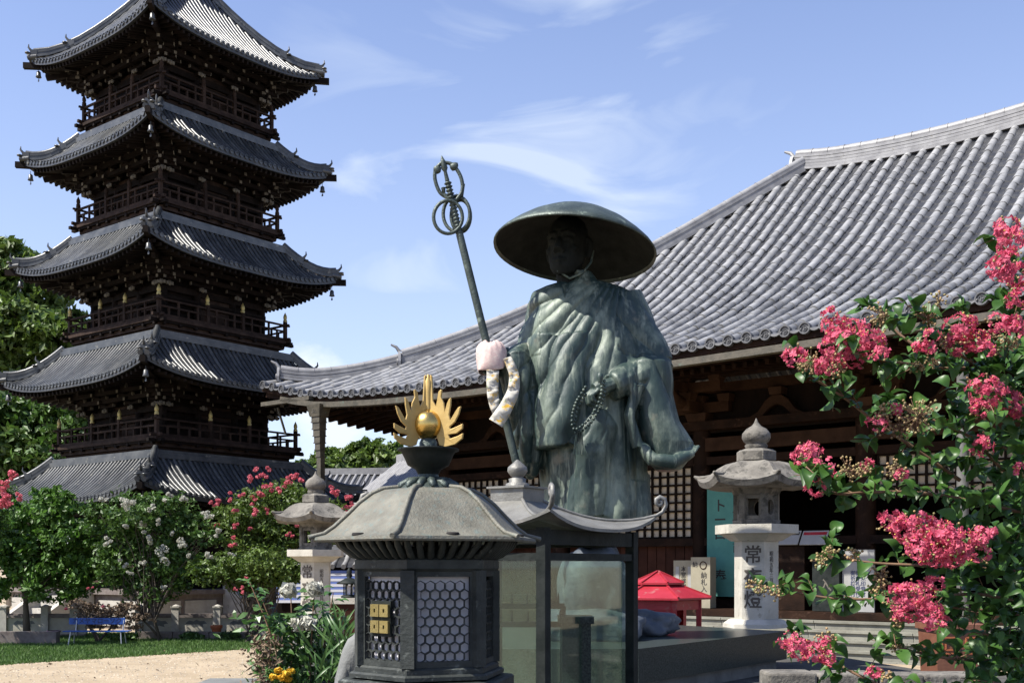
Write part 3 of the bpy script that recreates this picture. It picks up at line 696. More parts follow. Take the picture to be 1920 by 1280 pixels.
    # balcony with its railing
    if S['bf']:
        f = S['bf']; b = MB(); b.box((0, 0, fz-.05), (2*f, 2*f, .1)); b.box((0, 0, fz-.2), (2*f-.3, 2*f-.3, .2)); b.box((0, 0, fz-.42), (2*f-.55, 2*f-.55, .26))
        bal = b.build('balcony', M_['rail_wood'], pag)
        b = MB()
        for k in range(4):
            X = side_xf(k)
            for x in np.linspace(-f+.3, f-.3, 9): b.beam(X @ Vector((x, -f+.6, fz-.17)), X @ Vector((x, -f+.04, fz-.17)), .1, .12)
            b.beam(X @ Vector((-f-.22, -f+.12, fz-.12)), X @ Vector((f+.22, -f+.12, fz-.12)), .13, .1)
        b.build('joists', M_['pagoda_wood'], bal, kind='stuff')
        fr = f-.12; px_ = [-fr, -fr*.28, fr*.28]
        pmb = MB(); pmb.box((0, 0, .36), (.11, .11, .72)); pmb = pmb.mesh('railing_post', M_['rail_wood'])
        cb = MB().lathe([(.07, .7), (.075, .76), (.05, .8), (.07, .84), (.065, .92), (.02, 1.02), (0, 1.06)], 10); cap_me = cb.mesh('post_cap', M_['gilt' if si < 3 else 'rail_wood'])
        rlm = MB(); rlm.beam((-fr-.2, -fr, .58), (fr+.2, -fr, .58), .075, .06); rl1 = rlm.mesh('handrail', M_['rail_wood'])
        rlm = MB(); rlm.beam((-fr, -fr, .36), (fr, -fr, .36), .06, .055); rl2 = rlm.mesh('middle_rail', M_['rail_wood'])
        rlm = MB(); rlm.beam((-fr-.25, -fr, .06), (fr+.25, -fr, .06), .09, .1); rl3 = rlm.mesh('bottom_rail', M_['rail_wood'])
        stm = MB()
        for x in np.linspace(-fr, fr, 15)[1:-1]: stm.box((x, -fr, .21), (.06, .06, .28)); 
        for x in np.linspace(-fr, fr, 8)[1:-1]: stm.box((x, -fr, .47), (.06, .06, .2))
        stm = stm.mesh('railing_struts', M_['rail_wood'])
        for k in range(4):
            X = Matrix.Translation((0, 0, fz)) @ side_xf(k)
            for me in (rl1, rl2, rl3): link(me.name.split('.')[0], me, bal, M=X)
            link('railing_struts', stm, bal, M=X, kind='stuff')
            for x in px_:
                Y_ = X @ Matrix.Translation((x, -fr, 0)); link('railing_post', pmb, bal, M=Y_); link('post_cap', cap_me, bal, M=Y_)
# dew basin and nine-ring spire above the top roof
b = MB(); b.box((0, 0, 22.75), (1.3, 1.3, .5)); b.box((0, 0, 23.05), (1.5, 1.5, .1)); b.lathe([(.5, 23.1), (.45, 23.4), (.2, 23.6), (.08, 23.7), (.08, 30), (.02, 30.6)], 12)
for i in range(9): b.lathe([(.1, 24.4+i*.5), (.52-.02*i, 24.36+i*.5), (.52-.02*i, 24.5+i*.5), (.1, 24.46+i*.5)], 14, cap=False)
b.build('spire', M_['dark_metal'], pag)
# stone podium with two flights of steps and white cheek walls
b = MB(); b.box((0, 0, .55), (8.0, 8.0, 1.1)); b.box((0, 0, 1.16), (8.3, 8.3, .14)); b.build('podium', M_['wall_cap'], pag)
b = MB()
for k in range(4):
    X = side_xf(k)
    for i in range(6):
        x = -3.4+i*1.36
        if abs(x) > 1.2: MB().box(X @ Vector((x, -4.02, .5)), (1.2, .05, .8) if k % 2 == 0 else (.05, 1.2, .8)).build('podium_panel', M_['white_stone'], pag)
for k in (0, 1):
    X = side_xf(k)
    for i in range(6):
        z1 = 1.2-.2*(i+1); d = -4.15-.3*i; b = MB(); b.box(X @ Vector((0, d-.15, z1/2+.01)), (1.9, .3, z1+.02) if k == 0 else (.3, 1.9, z1+.02)); b.build('step', M_['white_stone'], pag)
    for sx in (-1, 1):
        b = MB(); pl = [(-4.05, 0), (-6.1, 0), (-6.1, .22), (-4.35, 1.38), (-4.05, 1.38)]
        b.prism(pl, lambda y, z, t: X @ Vector((t, y, z)), sx*1.05-.14, sx*1.05+.14); b.build('stair_cheek', M_['white_stone'], pag, fix=True)
# railing on the podium near the door
b = MB()
for x in np.linspace(-1.6, 3.6, 5): b.box((x, -4.0, 1.6), (.1, .1, .8))
for zz in (1.5, 1.75, 1.98): b.beam((-1.7, -4.0, zz), (3.7, -4.0, zz), .08, .07)
b.build('podium_railing', M_['rail_wood'], pag)
# ------------------------------------------------------------------ granite platform, boulder, pedestal
def pz(py, Y): return EYE+(YH-py)/FPX*Y
SA = Vector((1.22, 10.8)); SB = Vector((3.36, 13.7)); sd = (SB-SA).normalized()
plat = thing('granite_platform', (0, 0, 0), 'low polished grey-green granite platform under the bronze monk statue', 'platform')
poly = [(-1.5, 10.75), tuple(SA), tuple(SB), (SB.x-1.5, SB.y+1.9), (-1.5, 15.6)]
b = MB(); b.prism(poly, lambda x, y, t: (x, y, t), .86, 1.2); b.build('slab', M_['granite'], plat)
cx_, cy_ = np.mean([p[0] for p in poly]), np.mean([p[1] for p in poly])
b = MB(); b.prism([(x+(cx_-x)*.05, y+(cy_-y)*.05) for x, y in poly], lambda x, y, t: (x, y, t), .69, .86); b.build('plinth', M_['grey_rock'], plat)
def rock(b, c, d, seed, n=3, rough=.25, rz=0, sq=.6):
    bm = bmesh.new(); bmesh.ops.create_icosphere(bm, subdivisions=n, radius=1); r_ = random.Random(seed)
    off = Vector((r_.random()*50, r_.random()*50, r_.random()*50)); from mathutils import noise
    m = Matrix.Rotation(rz, 3, 'Z'); vs = []
    for v in bm.verts:
        p = v.co.copy(); q = Vector([math.copysign(abs(t)**sq, t) for t in p]); p = p.lerp(q*.85, .6)
        p *= 1+rough*(noise.noise(p*1.3+off)+.5*noise.noise(p*3+off)+.3*abs(noise.noise(p*5+off)))
        vs.append(m @ Vector((p.x*d[0], p.y*d[1], p.z*d[2]))+Vector(c))
    bm.verts.index_update(); b.add(vs, [[v.index for v in f.verts] for f in bm.faces], True); bm.free(); return b
c = P(1205, 1180, 13.0)
b = MB(); rock(b, (0, 0, .12), (.46, .3, .19), 4, 4, .3); o = b.build('boulder', M_['rock']); o.location = (1.45, 12.9, 1.2); tag(o, 'dark blue-black boulder lying on the granite platform beside the red pavilion', 'boulder')
# ------------------------------------------------------------------ bronze monk statue
SK = 1/168.; SY = 12.5; SX = (1110-960)/FPX*SY; SZ = pz(1018, SY)
def q(px, py, dy=0): Y = SY+dy*SK; return Vector(((px-960)/FPX*Y-SX, dy*SK, EYE+(YH-py)/FPX*Y-SZ))
mon = thing('monk_statue', (SX, SY, SZ), 'green bronze statue of a pilgrim monk in a wide hat holding a tall ringed staff', 'statue')
def loft(b, secs, n=28, pw=2.3):
    rows = []
    for py, cx, hw, hd, cy in secs:
        r = []
        for k in range(n):
            a = 2*math.pi*k/n; c_, s_ = math.cos(a), math.sin(a)
            r.append(q(cx, py, cy)+Vector((math.copysign(abs(c_)**(2/pw), c_)*hw, math.copysign(abs(s_)**(2/pw), s_)*hd, 0))*SK)
        rows.append(r)
    b.grid(rows, True, close=True); b.add(rows[0], [tuple(range(n))]); b.add(rows[-1], [tuple(range(n))[::-1]])
def ptube(b, pts, rs, n=14): b.tube([q(*p) for p in pts], [r*SK for r in rs], n)
b = MB()
loft(b, [(512, 1085, 26, 30, -6), (528, 1088, 34, 36, 0), (540, 1092, 74, 46, 2), (552, 1094, 97, 56, 2), (575, 1095, 107, 66, 0), (620, 1098, 112, 76, -4), (680, 1104, 112, 84, -8), (740, 1108, 110, 90, -8), (800, 1110, 106, 94, -6), (860, 1111, 100, 96, -4), (920, 1117, 99, 97, 0), (960, 1121, 100, 98, 0), (980, 1122, 98, 96, 0)])
loft(b, [(640, 1062, 78, 82, -10), (700, 1064, 82, 92, -12), (760, 1060, 78, 98, -12), (815, 1054, 66, 102, -12), (846, 1051, 58, 104, -10)])
ptube(b, [(1027, 568, 0), (1010, 617, -8), (999, 680, -25)], [33, 34, 34]); ptube(b, [(985, 676, -25), (955, 680, -55), (932, 682, -78)], [35, 30, 22])
ptube(b, [(1168, 562, 0), (1188, 605, -8), (1212, 655, -25), (1226, 700, -40)], [40, 40, 40, 40]); ptube(b, [(1226, 695, -40), (1190, 708, -78), (1148, 724, -112)], [40, 33, 22])
loft(b, [(668, 962, 30, 44, -45), (700, 966, 31, 46, -48), (760, 977, 33, 46, -46), (820, 988, 33, 44, -40), (868, 997, 24, 36, -34), (893, 994, 12, 20, -32)])
loft(b, [(680, 1212, 44, 46, -50), (740, 1216, 46, 48, -56), (790, 1229, 48, 50, -58), (830, 1250, 52, 50, -58), (858, 1254, 46, 46, -58), (880, 1254, 22, 28, -56)])
ptube(b, [(1200, 835, -100), (1225, 862, -112), (1262, 866, -112), (1300, 850, -100), (1310, 835, -80)], [9, 11, 11, 10, 6])
ptube(b, [(1195, 720, -105), (1183, 780, -108), (1196, 840, -104)], [14, 12, 10])
loft(b, [(770, 1122, 14, 20, -92), (800, 1118, 36, 34, -82), (850, 1108, 44, 40, -76), (900, 1106, 46, 34, -74), (970, 1104, 50, 28, -76)])
loft(b, [(965, 1112, 30, 40, -40), (1005, 1112, 32, 44, -44), (1022, 1112, 30, 58, -54)], 16)   # under-robe and feet
tmp = b.build('tmp', M_['bronze'])
md = tmp.modifiers.new('r', 'REMESH'); md.mode = 'VOXEL'; md.voxel_size = .0115
md = tmp.modifiers.new('s', 'SMOOTH'); md.iterations = 5; md.factor = .5
dg = bpy.context.evaluated_depsgraph_get(); me = bpy.data.meshes.new_from_object(tmp.evaluated_get(dg)); bpy.data.objects.remove(tmp)
nv = len(me.vertices); co = np.empty(nv*3, np.float32); me.vertices.foreach_get('co', co); co = co.reshape(-1, 3).astype(float)
nr_ = np.empty(nv*3, np.float32); me.vertices.foreach_get('normal', nr_); nr_ = nr_.reshape(-1, 3).astype(float)
X_ = (co[:, 0]+SX)*168+960; Y_ = co[:, 1]*168; Z_ = YH-(co[:, 2]+SZ-EYE)*168
def sm(x, a, c): t = np.clip((x-a)/(c-a), 0, 1); return t*t*(3-2*t)
rg = np.random.default_rng(2)
def wob(u, v, s, k=5):
    o_ = np.zeros_like(u)
    for i in range(k):
        f1, f2 = rg.normal(size=2)*s*(1.5**i); o_ += np.sin(u*f1+v*f2+rg.uniform(0, 6.3))*(.7**i)
    return o_/2
wb = wob(X_, Z_, .012); wb2 = wob(X_, Z_, .03)
def fold(t, p=.62): return 2*np.abs(np.sin(t/2))**p-1.25
disp = np.zeros(nv)
front = sm(-Y_, -40, 30)
# the mantle: folds fanning down from the left shoulder
dx_, dz_ = X_-1168, Z_-492; th = np.arctan2(-dx_, dz_); rad = np.hypot(dx_, dz_)
reg = sm(Z_, 525, 570)*(1-sm(Z_, 800, 880))*sm(1185-X_, 0, 40)*front
disp += reg*5.2*fold(th*18+wb*1.5+rad*.004)*sm(rad, 40, 190); disp += reg*2.3*fold(th*43+wb2*1.0)
# skirt: long folds falling from the hip
dx2 = X_-1120; th2 = np.arctan2(dx2, Z_-560)
reg = sm(Z_, 790, 880)*np.where((X_ > 1205) & (Z_ < 890), 0, 1)
side = np.arctan2(Y_+2, X_-1115)
disp += reg*5.5*fold(side*9+wb*.8+(Z_-900)*.006)*(1-.8*np.exp(-((X_-1106)/34)**2-((Z_-850)/50)**2)); disp += reg*1.8*fold(side*19+wb2*1.0)
# sleeves: folds hang from the wrists
m1 = ((X_ > 1165) & (Z_ > 640) & (Z_ < 905)).astype(float)*sm(X_, 1165, 1190)
th3 = np.arctan2(X_-1185, Z_-640); disp += m1*5*fold(th3*13+wb*.8)*sm(Z_, 660, 740)
m2 = ((X_ < 1008) & (Z_ > 660)).astype(float); disp += m2*4*fold((X_-930)*.24+wb*.8+Y_*.05)*sm(Z_, 690, 740)
m3 = ((X_ > 1150) & (Z_ < 680)).astype(float); disp += m3*3.2*fold((Z_-1.1*(X_-1150))*.085+wb*1.0)*sm(Z_, 560, 600)
m4 = ((X_ < 1012) & (Z_ < 680)).astype(float); disp += m4*2.6*fold((X_*1.0+Z_*.12)*.17+wb*.7)*sm(Z_, 575, 610)
bk_ = 1-front; disp += bk_*4*fold(X_*.13+wb*.8)*sm(Z_, 540, 600)
disp += wb2*.4
co += nr_*((disp-1.2)*SK*1.0)[:, None]
# the open collar: press a V into the chest
v = sm(Z_, 515, 530)*(1-sm(Z_, 560, 578))*np.clip(1-np.abs(X_-1062+(Z_-545)*.2)/np.maximum(26-(Z_-520)*.5, 2), 0, 1)*front
co[:, 1] += v*10*SK
me.vertices.foreach_set('co', co.astype(np.float32).ravel()); me.polygons.foreach_set('use_smooth', np.ones(len(me.polygons), bool)); me.materials.clear()
# verdigris streaks run down the robe
pm_ = bpy.data.materials.new('patina'); pm_.use_nodes = True; t = pm_.node_tree; n_ = t.nodes; l_ = t.links; bs = n_['Principled BSDF']
g_ = n_.new('ShaderNodeNewGeometry')
def pn(scale, st, det=6):
    a_ = n_.new('ShaderNodeMapping'); a_.inputs['Scale'].default_value = st; l_.new(g_.outputs['Position'], a_.inputs[0]); z_ = n_.new('ShaderNodeTexNoise'); z_.inputs['Scale'].default_value = scale; z_.inputs['Detail'].default_value = det; z_.inputs['Roughness'].default_value = .65; l_.new(a_.outputs[0], z_.inputs[0]); return z_.outputs[0]
def rmp(v_, st):
    r_ = n_.new('ShaderNodeValToRGB'); e = r_.color_ramp.elements; e[0].position, e[0].color = st[0][0], (*st[0][1], 1); e[1].position, e[1].color = st[-1][0], (*st[-1][1], 1)
    for p_, c_ in st[1:-1]: x_ = e.new(p_); x_.color = (*c_, 1)
    l_.new(v_, r_.inputs[0]); return r_.outputs[0]
base = rmp(pn(2.2, (1, 1, .55)), [(.32, (.009, .025, .024)), (.49, (.027, .047, .041)), (.65, (.165, .2, .155))])
stk = rmp(pn(13, (1, 1, .1)), [(.54, (0, 0, 0)), (.74, (.55, .55, .55))])
mxx = n_.new('ShaderNodeMix'); mxx.data_type = 'RGBA'; l_.new(stk, mxx.inputs[0]); l_.new(base, mxx.inputs[6]); mxx.inputs[7].default_value = (.36, .4, .31, 1)
rust = rmp(pn(3.3, (1, 1, 1)), [(.6, (0, 0, 0)), (.74, (.6, .6, .6))])
mx3 = n_.new('ShaderNodeMix'); mx3.data_type = 'RGBA'; l_.new(rust, mx3.inputs[0]); l_.new(mxx.outputs[2], mx3.inputs[6]); mx3.inputs[7].default_value = (.2, .18, .13, 1)
l_.new(mx3.outputs[2], bs.inputs['Base Color']); bs.inputs['Roughness'].default_value = .52; bs.inputs['Metallic'].default_value = .08
bp_ = n_.new('ShaderNodeBump'); bp_.inputs['Strength'].default_value = .35; bp_.inputs['Distance'].default_value = .02; l_.new(pn(14, (1, 1, .5)), bp_.inputs['Height']); l_.new(bp_.outputs[0], bs.inputs['Normal'])
PAT = pm_; me.materials.append(PAT); me.name = 'robed_body'; link('robed_body', me, mon)
# head, turned to the viewer's left
b = MB(); HR = Matrix.Translation(q(1066, 470, -10)) @ Matrix.Rotation(R(-24), 4, 'Z') @ Matrix.Rotation(R(6), 4, 'X')
hb = MB()
def hl(secs, n=24):
    rows = []
    for z, hw, hd, cy in secs: rows.append([Vector((math.cos(2*math.pi*k/n)*hw, cy+math.sin(2*math.pi*k/n)*hd, z))*SK for k in range(n)])
    hb.grid(rows, True, close=True); hb.add(rows[0], [tuple(range(n))]); hb.add(rows[-1], [tuple(range(n))[::-1]])
hl([(-48, 10, 10, -34), (-44, 20, 18, -28), (-34, 28, 30, -20), (-20, 33, 39, -11), (0, 36, 45, -3), (18, 37, 47, 0), (34, 36, 46, 2), (50, 30, 38, 4), (62, 16, 20, 6), (66, 4, 6, 6)])
hb.tube([Vector((0, -38, 22))*SK, Vector((0, -50, 6))*SK, Vector((0, -56, -6))*SK], [5*SK, 7*SK, 9*SK], 10)
for s_ in (-1, 1):
    hb.tube([Vector((s_*6, -52, -7))*SK, Vector((s_*9, -49, -6))*SK], 5*SK, 8)
    hb.tube([Vector((s_*5, -45, 24))*SK, Vector((s_*16, -43, 26))*SK, Vector((s_*27, -33, 21))*SK], [4*SK, 5*SK, 3.5*SK], 8)
    hb.tube([Vector((s_*7, -44, 12))*SK, Vector((s_*15, -43, 14))*SK, Vector((s_*24, -37, 11))*SK], [3*SK, 5*SK, 3*SK], 8)
    hb.tube([Vector((s_*20, -33, -8))*SK, Vector((s_*25, -30, 0))*SK], [9*SK, 9*SK], 8)
    hb.tube([Vector((s_*36, 2, 18))*SK, Vector((s_*41, 6, 10))*SK, Vector((s_*40, 5, -4))*SK, Vector((s_*37, 0, -18))*SK], [6*SK, 8*SK, 7*SK, 5*SK], 8)
hb.tube([Vector((-12, -46, -23))*SK, Vector((0, -50, -22))*SK, Vector((12, -46, -23))*SK], [3*SK, 5*SK, 3*SK], 8)
hb.tube([Vector((-9, -45, -29))*SK, Vector((0, -48, -29.5))*SK, Vector((9, -45, -29))*SK], [3*SK, 5*SK, 3*SK], 8)
hb.tube([Vector((0, -2, -30))*SK, Vector((4, 8, -78))*SK], [25*SK, 30*SK], 14)
hb.v = [tuple(HR @ Vector(p)) for p in hb.v]
tmp = hb.build('tmp', PAT); md = tmp.modifiers.new('r', 'REMESH'); md.mode = 'VOXEL'; md.voxel_size = .0085; md = tmp.modifiers.new('s', 'SMOOTH'); md.iterations = 3
hme = bpy.data.meshes.new_from_object(tmp.evaluated_get(bpy.context.evaluated_depsgraph_get())); bpy.data.objects.remove(tmp)
hme.polygons.foreach_set('use_smooth', np.ones(len(hme.polygons), bool)); hme.materials.clear(); hme.materials.append(PAT); hme.name = 'head'; hme.materials[0] = M_['hat_shade_bronze']; link('head', hme, mon)
# hat: a deep shallow bowl with an inner skin, tipped back and a little to the right
HTM = Matrix.Translation(q(1078, 464, -6)) @ Matrix.Rotation(R(6.0), 4, 'Y') @ Matrix.Rotation(R(-7.5), 4, 'X')
b = MB(); Rm = 153*SK
prof = [(.0, 73*SK), (.12*Rm, 71.5*SK), (.3*Rm, 66*SK), (.5*Rm, 54*SK), (.7*Rm, 36*SK), (.86*Rm, 17*SK), (.96*Rm, 3*SK), (Rm, -5*SK), (Rm*.995, -9*SK), (.97*Rm, -3*SK), (.85*Rm, 12*SK), (.7*Rm, 30*SK), (.5*Rm, 48*SK), (.3*Rm, 60*SK), (.0, 67*SK)]
b.lathe(prof, 48, cap=False); b.v = [tuple(HTM @ Vector(p)) for p in b.v]
b.cm = 0; b.mi = [1 if k_ >= 9*48 else 0 for k_ in range(len(b.f))]; b.build('hat', [M_['bronze'], M_['hat_shade_bronze']], mon)
b = MB(); b.tube([q(1112, 470, -16), q(1108, 492, -30), q(1092, 512, -36), q(1068, 522, -38), q(1046, 508, -44), q(1036, 480, -40)], 2.2*SK, 5); b.build('chin_cord', PAT, mon)
# hands
def hand(wr, dirv, palm_n, curl, scale, name, thumb=1):
    """skinned hand: wrist point, finger direction, palm normal, knuckle curl (radians)"""
    d = Vector(dirv).normalized(); n = Vector(palm_n); n = (n-d*n.dot(d)).normalized(); s = d.cross(n)
    M0 = Matrix((s, d, n)).transposed()
    b = MB(); W = lambda x, y, z: Vector(wr)+M0 @ (Vector((x, y, z))*scale)
    b.tube([W(0, -.25, 0), W(0, .1, 0), W(0, .32, 0), W(0, .5, .0)], [.2*scale, .22*scale, .26*scale, .22*scale], 10, flat=1)
    for i, (x, ln, r_) in enumerate(((-.21, .42, .07), (-.07, .5, .075), (.07, .47, .073), (.2, .37, .064))):
        p = Vector((x, .46, .0)); a = curl*.35; pts = [W(x*.8, .3, 0), W(*p)]; rs = [r_*1.2*scale, r_*1.15*scale]
        for seg in (.42, .33, .25):
            p = p+Vector((0, math.cos(a), math.sin(a)))*ln*seg*1.3; pts.append(W(*p)); rs.append(r_*scale*(1-.12*len(rs)/4)); a += curl
        b.tube(pts, rs, 8)
    p = Vector((-.2*thumb, .1, .08)); pts = [W(*p)]
    for dx, dy, dz in ((-.14, .16, .08), (-.04, .16, .12), (.05, .13, .1)): p = p+Vector((dx*thumb, dy, dz)); pts.append(W(*p))
    b.tube(pts, [.1*scale, .09*scale, .08*scale, .06*scale], 8)
    tmp = b.build('tmp', PAT); md = tmp.modifiers.new('r', 'REMESH'); md.mode = 'VOXEL'; md.voxel_size = .007; md = tmp.modifiers.new('s', 'SMOOTH'); md.iterations = 2
    m_ = bpy.data.meshes.new_from_object(tmp.evaluated_get(bpy.context.evaluated_depsgraph_get())); bpy.data.objects.remove(tmp)
    m_.polygons.foreach_set('use_smooth', np.ones(len(m_.polygons), bool)); m_.materials.clear(); m_.materials.append(PAT); m_.name = name; return link(name, m_, mon)
hand(q(1142, 722, -118), (-1, -.3, -.4), (.35, .3, -1), 1.0, .36, 'hand', 1)
hand(q(940, 684, -72), (-.5, -1, .1), (-1, .4, 0), 1.15, .32, 'hand', -1)
# prayer beads: two long loops, a tassel
beads = MB(); ico = bmesh.new(); bmesh.ops.create_icosphere(ico, subdivisions=1, radius=1); iv = [v.co.copy() for v in ico.verts]; ico.verts.index_update(); if_ = [[v.index for v in f.verts] for f in ico.faces]; ico.free()
def bead(c, r): beads.add([Vector(c)+p*r for p in iv], if_, True)
def loop(pts, closed=False):
    P_ = [Vector(p) for p in pts]; res = []
    for i in range(len(P_)-1):
        p0, p1, p2, p3 = P_[max(i-1, 0)], P_[i], P_[i+1], P_[min(i+2, len(P_)-1)]
        for t in np.linspace(0, 1, 8, endpoint=False): res.append(.5*((2*p1)+(-p0+p2)*t+(2*p0-5*p1+4*p2-p3)*t*t+(-p0+3*p1-3*p2+p3)*t**3))
    return res+[P_[-1]]
def beads_on(pts, r):
    L_ = loop(pts); acc = 0; bead(L_[0], r)
    for p, p2 in zip(L_, L_[1:]):
        acc += (p2-p).length
        if acc >= r*1.7: bead(p2, r); acc = 0
br_ = 3.3*SK
beads_on([q(1127, 712, -150), q(1128, 735, -150), q(1118, 765, -146), q(1100, 790, -140), q(1082, 804, -134), q(1074, 800, -132), q(1073, 780, -134), q(1080, 755, -140), q(1092, 735, -146), q(1100, 722, -148)], br_)
beads_on([q(1133, 714, -146), q(1133, 738, -146), q(1124, 768, -141), q(1106, 794, -135), q(1086, 810, -128), q(1077, 806, -126), q(1080, 782, -130), q(1086, 760, -136), q(1098, 740, -142)], br_)
beads.build('prayer_beads', PAT, mon)
b = MB(); b.lathe([(.0, .06), (.03, .04), (.035, 0), (.02, -.05)], 8, tuple(q(1125, 708, -150))); b.build('end_bead', PAT, mon); b = MB()
for i in range(7): b.tube([q(1082+i*1.6, 808, -128-i % 2*3), q(1078+i*2.4, 830, -124), q(1076+i*3, 852, -122)], 1.3*SK, 4)
b.build('tassel', PAT, mon)
# staff with its ringed head
s0, s1 = q(1004, 1012, -86), q(862, 440, -92); sdv = (s1-s0).normalized()
staff = MB().tube([s0, s1], [7.5*SK, 7*SK], 12).build('staff', M_['bronze'], mon)
fin = q(828, 292, -95)
b = MB(); b.tube([s1, s1.lerp(fin, .3), s1.lerp(fin, .65)], [6*SK, 5*SK, 4.2*SK], 8)
for i in range(15): c = s1.lerp(fin, .02+.045*i); b.tube([c-sdv*.014, c, c+sdv*.014], [5*SK, 7.4*SK, 5*SK], 8)
b.tube([s1.lerp(fin, .68), s1.lerp(fin, .8), s1.lerp(fin, .84), s1.lerp(fin, .93), fin], [4*SK, 3*SK, 6*SK, 4.5*SK, .6*SK], 8)
b.tube([q(855, 366, -94), q(866, 368, -94), q(868, 345, -94)], [2.5*SK, 3*SK, 4*SK], 6); b.tube([q(846, 368, -94), q(833, 365, -94), q(831, 352, -94)], [2.5*SK, 3*SK, 4*SK], 6)
b.build('staff_head', M_['bronze'], staff)
sp_ = loop([q(846, 374, -94), q(826, 362, -94), q(816, 338, -94), q(817, 318, -94), q(828, 306, -94), q(834, 305, -94), q(850, 310, -94), q(864, 332, -94), q(867, 356, -94), q(858, 372, -94), q(848, 378, -94)])
b = MB(); b.tube(sp_, 3.4*SK, 8)
for x, y in ((820, 318), (851, 312)): rock(b, q(x, y, -94), (8*SK, 5*SK, 8*SK), x, 2, .3)
b.build('staff_loop', M_['bronze'], staff)
for cx, cy, rw, rh, tz, dy in ((840, 407, 27, 31, .35, -100), (856, 401, 25, 33, -.5, -88), (864, 405, 18, 30, -.2, -80)):
    b = MB(); b.tube([q(cx+rw*math.cos(a), cy+rh*math.sin(a), dy+14*math.cos(a)*tz) for a in np.linspace(0, 2*math.pi, 33)], 3.3*SK, 8, cap=False); b.build('ring', M_['bronze'], staff)
# stone the statue stands on
b = MB(); rock(b, (0, 0, .5), (.42, .45, .6), 9, 4, .22); rock(b, (-.05, -.1, .12), (.62, .6, .26), 11, 4, .25); o = b.build('pedestal_stone', M_['rock']); o.location = (SX+.02, SY-.1, 1.2); tag(o, 'rough grey pedestal stone under the feet of the bronze monk', 'pedestal')
# pink cap tied over the statue's hand, patterned ribbon hanging from it
tmpb = MB(); rows = []
for j, (z, rx, ry) in enumerate(((52, 10, 9), (50, 19, 17), (40, 27, 24), (22, 28, 27), (8, 28, 27), (-2, 27, 26))):
    rows.append([Vector(((rx*math.cos(a)+(3*math.sin(3*a+j) if j > 1 else 0)), ry*math.sin(a), z+(3*math.sin(2*a+1)+(z < 30)*4*math.cos(a) if j > 0 else 0)))*SK for a in np.linspace(0, 2*math.pi, 28, endpoint=False)])
rows = [[Vector(v_)*(1+.09*math.sin(v_.x*61+v_.z*37)*math.sin(v_.y*53+v_.z*71)) for v_ in r_] for r_ in rows]
rows = [[Vector(v_)*(1+.05*math.sin(v_.x*140+v_.z*90)) for v_ in r_] for r_ in rows]
tmpb.grid(rows, True, close=True); tmpb.add(rows[0], [tuple(range(28))]); o = tmpb.build('cloth_cap', M_['bib_pink']); o.scale = (.9, .9, .95)
o.location = Vector((SX, SY, SZ))+q(921, 694, -92); md = o.modifiers.new('solid', 'SOLIDIFY'); md.thickness = .012; md = o.modifiers.new('sub', 'SUBSURF'); md.levels = 1; md.render_levels = 1
tag(o, 'pale pink dotted cloth cap tied over the statue hand on the staff', 'cloth')
b = MB(); orb = q(940, 790, -100)
def strip(cl, hw):
    pts = loop([q(860+x/3.2, 600+y/3.2, dy) for x, y, dy in cl]); n = len(pts); rows = []
    for i, p in enumerate(pts):
        tn = (pts[min(i+1, n-1)]-pts[max(i-1, 0)]).normalized(); sd_ = tn.cross(Vector((0, 1, 0))).normalized(); w_ = hw[0]+(hw[1]-hw[0])*i/n
        rows.append([p+sd_*(k*w_*SK)+Vector((0, .016*math.sin(i*.9+k*2.3)+.008*math.sin(i*2.1+k)-.02*(1-abs(k)), 0))-orb for k in (-1, -.4, .4, 1)])
    b.grid(rows, True)
strip([(205, 300, -112), (203, 400, -116), (210, 480, -116), (235, 560, -114)], (11, 9))
strip([(290, 225, -112), (330, 320, -116), (328, 420, -120), (285, 520, -124), (222, 618, -124)], (7, 14))
o = b.build('ribbon', M_['ribbon']); o.location = Vector((SX, SY, SZ))+orb; md = o.modifiers.new('solid', 'SOLIDIFY'); md.thickness = .003
tag(o, 'white and yellow patterned ribbon hanging from the statue staff', 'ribbon')
# ------------------------------------------------------------------ bronze hexagonal lantern with gilt flame
LX, LY = (803-960)/FPX*6.2, 6.2; LR = R(-90-11.5)
def lz(py, Y=6.2): return pz(py, Y)
lan = thing('bronze_lantern', (LX, LY, .7), 'bronze hexagonal lantern with honeycomb panels and a gilt flaming jewel on top', 'lantern')
Z0 = .7
def lp(r, k, z): a = LR+k*math.pi/3; return Vector((r*math.cos(a), r*math.sin(a), z-Z0))
def hexring(b, prof, rot=0., sag=0., smooth=False):
    rows = []
    for r, z in prof:
        row = []
        for k in range(6):
            p, p2 = lp(r, k+rot, z), lp(r, k+1+rot, z)
            for t in range(6):
                c = p.lerp(p2, t/6); e = (t/6)*(1-t/6)*4; c.z -= sag*e*(r/.667)**2; row.append(c)
        rows.append(row)
    b.grid(rows, smooth, close=True); return rows
b = MB(); rp_ = [(.1, 2.425), (.17, 2.425), (.255, 2.415), (.315, 2.388), (.385, 2.335), (.45, 2.27), (.52, 2.205), (.575, 2.166), (.632, 2.152), (.636, 2.137), (.628, 2.127), (.4, 2.15), (.3, 2.17)]
hexring(b, rp_, smooth=True); o = b.build('roof', M_['lantern_roof'], lan); o.data.set_sharp_from_angle(angle=R(32))
for k in range(6):
    b = MB(); pp = [lp(r, k, z+.006) for r, z in rp_[1:9]]; pp.append(lp(.66, k, 2.15)); b.tube(pp, [.0125]*8+[.014], 8); b.build('roof_rib', M_['lantern_roof'], lan)
